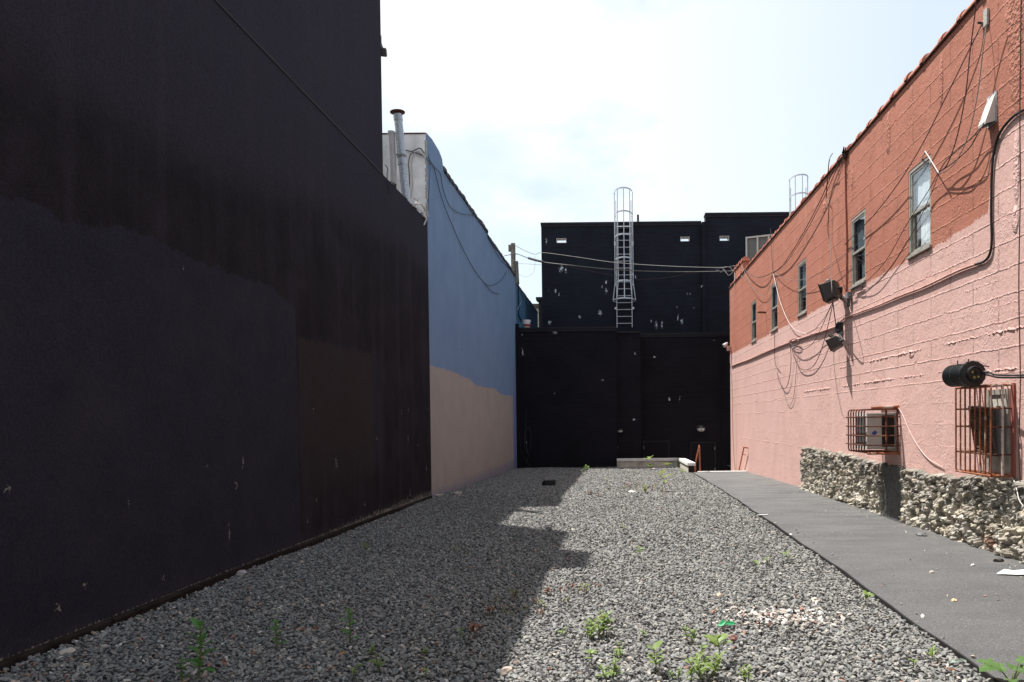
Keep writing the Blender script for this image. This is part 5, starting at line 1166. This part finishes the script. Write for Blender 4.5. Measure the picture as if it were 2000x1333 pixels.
    rock(1405, 1166, .030, (.62, .47, .34), 'small peach stone alone on sunny gravel above the rubble patch', .8)
    rock(1592, 1175, .045, (.50, .46, .38), 'tan flat stone right of the pale rubble', .5)
    rock(1432, 1250, .028, (.36, .20, .16), 'reddish round pebble in front of the pale rubble', .9)
    rock(1863, 1179, .022, (.70, .52, .32), 'small orange stone on the asphalt path', .6, .02)
    rock(1820, 1123, .024, (.52, .48, .40), 'small pale stone in the middle of the asphalt path', .6, .02)
    rock(1950, 1100, .06, (.10, .095, .09), 'dark broken stone at the foot of the stone base', .5, .02)
    rock(1900, 1109, .024, (.55, .53, .50), 'small white stone on the asphalt near the torn card', .5, .02)
    rock(1800, 1050, .06, (.17, .17, .17), 'grey stone wedged under the stone base', .5, .02)
    rock(990, 1318, .042, (.42, .34, .28), 'round tan stone at the front edge of the shadow', .8)
    rock(1277, 917, .06, (.55, .50, .45), 'small pale stone on gravel before the low wall', .5)
    rock(1235, 962, .10, (.50, .48, .44), 'pale flat slab among weeds on the far gravel', .25)
    rock(1545, 1048, .025, (.60, .58, .54), 'tiny white stone on the far half of the path', .5, .02)
    rock(1070, 1110, .03, (.06, .06, .06), 'small black stone at the tip of the shadow', .6)
add_debris()

# ---------------------------------------------------------------- weeds
def leaf(b, o, d, up, L, w, curl=.3, lobes=0, rr=random):
    L *= 1.12; w *= 1.6
    d = Vector(d).normalized(); up = Vector(up); s = d.cross(up)
    if s.length < 1e-4: s = d.orthogonal()
    s.normalize(); nrm = s.cross(d).normalized(); n = 6; prev = None
    for i in range(n+1):
        t = i/n; c = o+d*L*t+nrm*(-curl*L*t*t+.12*L*t); ww = w*(math.sin(math.pi*min(1, t*.93+.06))**.8)
        if lobes and i % 2 == 1: ww *= 1.35
        if lobes and i % 2 == 0 and 0 < i < n: ww *= .68
        if i == n: ww = .001
        row = (c-s*ww+nrm*ww*.28, c, c+s*ww+nrm*ww*.28)
        if prev:
            b.face([prev[0], prev[1], row[1], row[0]]); b.face([prev[1], prev[2], row[2], row[1]])
        prev = row
def weed(u, v, hpx, kind, label=None, group=None, mat=None, wide=1.0):
    p = ong(u, v); d = p.y; H = hpx*d/F*(.82 if kind == 'b' else 1); rr = random.Random(int(u*31+v*17)); p = Vector((p.x, p.y, p.z+.005))
    name = {'t': 'thistle_weed', 'b': 'bushy_weed', 's': 'small_weed', 'd': 'dry_weed', 'f': 'broad_leaf_weed'}[kind]
    r = thing(name, label, 'weed', p, group)
    bs, bl = MB(), MB(); Z = Vector((0, 0, 1))
    if kind == 't':
        lean = Vector((rr.uniform(-.08, .08), rr.uniform(-.05, .05), 1)); top = p+lean*H
        bs.tube([p, p+lean*H*.5+Vector((rr.uniform(-.01, .01), 0, 0)), top], [.006, .005, .003], 6)
        n = int(11 if H > .25 else 8)
        for k in range(n):
            t = .12+.88*k/(n-1); a = k*2.4+rr.uniform(-.4, .4); L = H*(.34-.12*t)*rr.uniform(.8, 1.2)
            leaf(bl, p+lean*H*t*.97, (math.cos(a)*.9, math.sin(a)*.9, .35+.7*t), Z, L, L*.20, rr.uniform(.15, .5), 1, rr)
    elif kind == 'b':
        ns = max(2, int(3*wide))
        for j in range(ns):
            a0 = rr.uniform(0, 6.28); sp = rr.uniform(.1, .5)*wide; lean = Vector((math.cos(a0)*sp, math.sin(a0)*sp, 1)); hh = H*rr.uniform(.6, 1.0); o = p+Vector((math.cos(a0), math.sin(a0), 0))*.02*wide
            bs.tube([o, o+lean*hh*.6, o+lean*hh], [.004, .003, .002], 5)
            for k in range(9):
                t = .25+.75*k/8; a = k*2.4+j+rr.uniform(-.4, .4); L = H*rr.uniform(.30, .5)*(1.15-.5*t)
                leaf(bl, o+lean*hh*t, (math.cos(a), math.sin(a), .25+.6*t), Z, L, L*.17, rr.uniform(.1, .45), 0, rr)
    elif kind == 's':
        lean = Vector((rr.uniform(-.2, .2), rr.uniform(-.1, .1), 1)); bs.tube([p, p+lean*H], [.003, .002], 5)
        for k in range(rr.randint(5, 8)):
            t = rr.uniform(.25, 1); a = k*2.4+rr.uniform(-.5, .5); L = H*rr.uniform(.35, .6); leaf(bl, p+lean*H*t, (math.cos(a), math.sin(a), rr.uniform(.2, .9)), Z, L, L*.19, rr.uniform(.1, .4), 0, rr)
    elif kind == 'd':
        for j in range(rr.randint(2, 3)):
            lean = Vector((rr.uniform(-.5, .5), rr.uniform(-.3, .3), 1)); o = p+Vector((rr.uniform(-.03, .03), rr.uniform(-.03, .03), 0)); bs.tube([o, o+lean*H*rr.uniform(.6, 1)], [.004, .002], 5)
            for k in range(4):
                t = rr.uniform(.3, 1); a = rr.uniform(0, 6.28); L = H*rr.uniform(.25, .45); leaf(bl, o+lean*H*t*.8, (math.cos(a), math.sin(a), rr.uniform(-.2, .8)), Z, L, L*.20, rr.uniform(.2, .6), 0, rr)
    elif kind == 'f':
        for k in range(9):
            a = k*2.4; t = rr.uniform(.4, 1); tip = p+Vector((math.cos(a)*H*.35, math.sin(a)*H*.35, H*t)); bs.tube([p, p.lerp(tip, .5)+Vector((0, 0, H*.12)), tip], [.005, .004, .003], 5)
            L = H*rr.uniform(.55, .8); leaf(bl, tip, (math.cos(a), math.sin(a), .25), Z, L, L*.26, rr.uniform(.1, .5), 1, rr)
    bl.build('foliage', MAT[mat or {'t': 'leafd', 'b': 'leafl', 's': 'leafl', 'd': 'leafr', 'f': 'leafl'}[kind]], r, smooth=True); bs.build('stem', MAT['stemr' if kind == 'd' else 'stem'], r)
g = 'weeds growing in the gravel'
for a in (
    (388, 1328, 108, 't', 'tallest dark green thistle weed in the shade near the black wall'),
    (356, 1332, 42, 't', 'short thistle weed at the left foot of the tallest one'),
    (542, 1268, 52, 't', 'medium thistle weed in the shade right of the tallest one'),
    (684, 1258, 66, 't', 'tall thistle weed in the shade left of the sunlight edge'),
    (722, 1280, 24, 'b', 'low pale green weed just right of the shaded thistle'),
    (690, 1328, 24, 's', 'low leafy weed at the bottom edge of the shaded gravel'),
    (738, 1312, 30, 's', 'thin upright weed in front of the low pale green one'),
    (834, 1330, 20, 's', 'small bright sprig at the very bottom of the shaded gravel'),
    (832, 1282, 16, 's', 'tiny green sprout in the shade between thistles and sun edge'),
    (714, 1084, 20, 's', 'lone little green plant on the shaded gravel by the black wall'),
    (886, 1082, 12, 's', 'tiny green sprout in the middle of the shaded gravel'),
    (898, 1250, 18, 's', 'small sprout beside the brown dry stalk in the shade'),
    (921, 1252, 44, 'd', 'brown dry upright stalk at the shadow edge'),
    (1180, 1246, 52, 'b', 'bushy bright weed in the sunny gravel just past the shadow', 1.5),
    (1148, 1252, 48, 'b', 'leaning darker weed touching the bushy bright one'),
    (1097, 1246, 18, 's', 'little bright rosette left of the bushy weed'),
    (1345, 1256, 34, 'b', 'dark leafy weed left of the green wrapper'),
    (1408, 1292, 62, 's', 'tall thin weed with few bright leaves before the rubble'),
    (1378, 1326, 62, 'b', 'largest bushy weed in the front of the sunny gravel', 2.0),
    (1210, 1286, 30, 'b', 'star shaped weed in the sunny gravel front'),
    (1156, 1302, 28, 's', 'thin dark weed left of the star shaped one'),
    (1192, 1334, 48, 'b', 'broad green weed at the bottom edge below the star shaped one'),
    (1283, 1314, 46, 's', 'tall spindly weed between the star shaped and largest weeds'),
    (1280, 1310, 34, 's', 'spindly sprig leaning beside the tall spindly weed'),
    (1320, 1328, 22, 'b', 'small star weed left of the largest bushy weed'),
    (1462, 1334, 40, 'b', 'fine leaved weed at the bottom right of the largest one'),
    (1352, 1338, 26, 's', 'low weed cut by the bottom edge under the largest weed'),
    (1255, 1250, 18, 's', 'small weed right of the bushy bright one'),
    (1250, 1092, 20, 's', 'lone small weed in the middle of the sunny gravel'),
    (1475, 1118, 20, 's', 'left sprig of three along the path side of the gravel'),
    (1498, 1104, 16, 's', 'middle sprig of three along the path side of the gravel'),
    (1538, 1100, 26, 's', 'right sprig of three nearest the path edge'),
    (1690, 1184, 30, 's', 'slender weed close to the path edge beside the rubble'),
    (1783, 1308, 20, 's', 'small bright weed in the front right gravel'),
    (1823, 1294, 28, 's', 'upright weed beside the crumpled wrapper'),
    (1300, 960, 36, 's', 'taller yellow green weed on the far gravel below the low wall'),
    (1262, 964, 20, 'b', 'round yellow green weed beside the pale slab'),
    (1145, 922, 16, 'b', 'leafy weed at the foot of the black rear wall'),
    (1268, 918, 22, 's', 'leafy weed before the middle of the low wall'),
    (1327, 914, 14, 'b', 'bright small weed at the corner of the low wall'),
    (1302, 922, 16, 's', 'yellow green weed left of the low wall corner'),
    (1332, 938, 18, 's', 'small yellow weed beside the low wall return'),
    (1218, 1038, 14, 's', 'faint yellow weed on the sunny gravel middle'),
    (1137, 928, 9, 's', 'bright tuft at the tip of the blue building shadow'),
): weed(*a[:4], label=a[4], group=g, wide=a[5] if len(a) > 5 else 1.0, mat='leafy' if 'yellow' in a[4] else None)
dry = 'tiny yellow and red dry weed scattered along the shadow edge on the near gravel'
for u, v, h in ((1064, 1165, 18), (1098, 1158, 12), (1112, 1150, 14), (1135, 1158, 20), (1052, 1182, 16), (1040, 1180, 12), (1058, 1190, 10), (1105, 1180, 12), (1023, 1198, 16), (1050, 1200, 12), (1003, 1170, 24), (958, 1205, 24), (995, 1206, 22), (972, 1180, 14), (1166, 1150, 12), (1150, 1152, 8)):
    weed(u, v, h, 'd', dry, 'tiny dry weeds along the shadow edge', mat='leafy' if (u*7+v) % 3 else 'leafr')
dry = 'tiny reddish dry weed on the far sunny gravel before the low wall'
for u, v, h in ((1152, 968, 12), (1170, 970, 12), (1180, 962, 8), (1275, 958, 10), (1283, 955, 14), (1291, 962, 12), (1310, 950, 10), (1266, 938, 8), (1240, 948, 10), (1220, 958, 10), (1230, 955, 12), (1246, 956, 12), (1185, 942, 8), (1135, 948, 8), (1205, 962, 6), (1295, 966, 8)):
    weed(u, v, h, 'd', dry, 'tiny dry weeds on the far gravel', mat='leafr' if (u+v) % 3 else 'leafy')
weed(1975, 1350, 56, 'f', 'broad lobed green weed at the near corner of the asphalt path', 'weeds growing in the gravel', mat='leafm')

# ================================================================== light
SUN_TO = Vector((-.37, .25, 1.0)).normalized()
elev = math.asin(SUN_TO.z); azim = math.atan2(SUN_TO.x, SUN_TO.y)
sd = bpy.data.lights.new('sun', 'SUN'); sd.energy = 4.6; sd.angle = math.radians(.5); sd.color = (1, .97, .925)
so = bpy.data.objects.new('sun', sd); COL.objects.link(so); so.rotation_euler = SUN_TO.to_track_quat('Z', 'Y').to_euler(); so.location = (-10, 10, 30)
w = bpy.data.worlds.new('World'); sc.world = w; w.use_nodes = True; nt = w.node_tree
for n in list(nt.nodes): nt.nodes.remove(n)
def wn(t, **k):
    n = nt.nodes.new(t)
    for a, v in k.items(): setattr(n, a, v)
    return n
sky = wn('ShaderNodeTexSky', sky_type='NISHITA'); sky.sun_disc = False; sky.sun_elevation = elev; sky.sun_rotation = azim; sky.air_density = 1.0; sky.dust_density = 1.6; sky.ozone_density = 1.0
tc = wn('ShaderNodeTexCoord'); mp = wn('ShaderNodeMapping'); mp.inputs['Scale'].default_value = (1.0, 1.0, 2.2); mp.inputs['Location'].default_value = (3.1, 1.7, .4)
nz = wn('ShaderNodeTexNoise'); nz.inputs['Scale'].default_value = 1.9; nz.inputs['Detail'].default_value = 7; nz.inputs['Roughness'].default_value = .52
rp = wn('ShaderNodeMapRange'); rp.inputs[1].default_value = .39; rp.inputs[2].default_value = .58; rp.interpolation_type = 'SMOOTHSTEP'
sp = wn('ShaderNodeSeparateXYZ'); hz = wn('ShaderNodeMapRange'); hz.inputs[1].default_value = .75; hz.inputs[2].default_value = .20; hz.inputs[3].default_value = .1; hz.inputs[4].default_value = .35
ad = wn('ShaderNodeMath', operation='ADD', use_clamp=True); hx = wn('ShaderNodeMapRange'); hx.inputs[1].default_value = .35; hx.inputs[2].default_value = -.25; hx.inputs[3].default_value = -.55; hx.inputs[4].default_value = .30
ad2 = wn('ShaderNodeMath', operation='ADD', use_clamp=True)
mx = wn('ShaderNodeMix', data_type='RGBA'); mx.inputs[7].default_value = (5.3, 5.55, 5.65, 1)
bg = wn('ShaderNodeBackground'); bg.inputs[1].default_value = .10; out = wn('ShaderNodeOutputWorld'); L = nt.links.new
L(tc.outputs['Generated'], mp.inputs[0]); L(mp.outputs[0], nz.inputs['Vector']); L(nz.outputs[0], rp.inputs[0]); L(tc.outputs['Generated'], sp.inputs[0]); L(sp.outputs[2], hz.inputs[0]); L(sp.outputs[0], hx.inputs[0])
L(rp.outputs[0], ad.inputs[0]); L(hz.outputs[0], ad.inputs[1]); L(ad.outputs[0], ad2.inputs[0]); L(hx.outputs[0], ad2.inputs[1]); L(ad2.outputs[0], mx.inputs[0]); hzmix = wn('ShaderNodeMix', data_type='RGBA'); hzmix.inputs[0].default_value = .38; hzmix.inputs[7].default_value = (4.0, 5.05, 5.45, 1); L(sky.outputs[0], hzmix.inputs[6]); L(hzmix.outputs[2], mx.inputs[6]); L(mx.outputs[2], bg.inputs[0]); L(bg.outputs[0], out.inputs[0])
vs = sc.view_settings; vs.view_transform = 'Standard'; vs.look = 'None'; vs.exposure = 1.0; vs.gamma = 1.0; vs.use_curve_mapping = False
sc.cycles.max_bounces = 8; sc.cycles.diffuse_bounces = 4; sc.cycles.transparent_max_bounces = 12
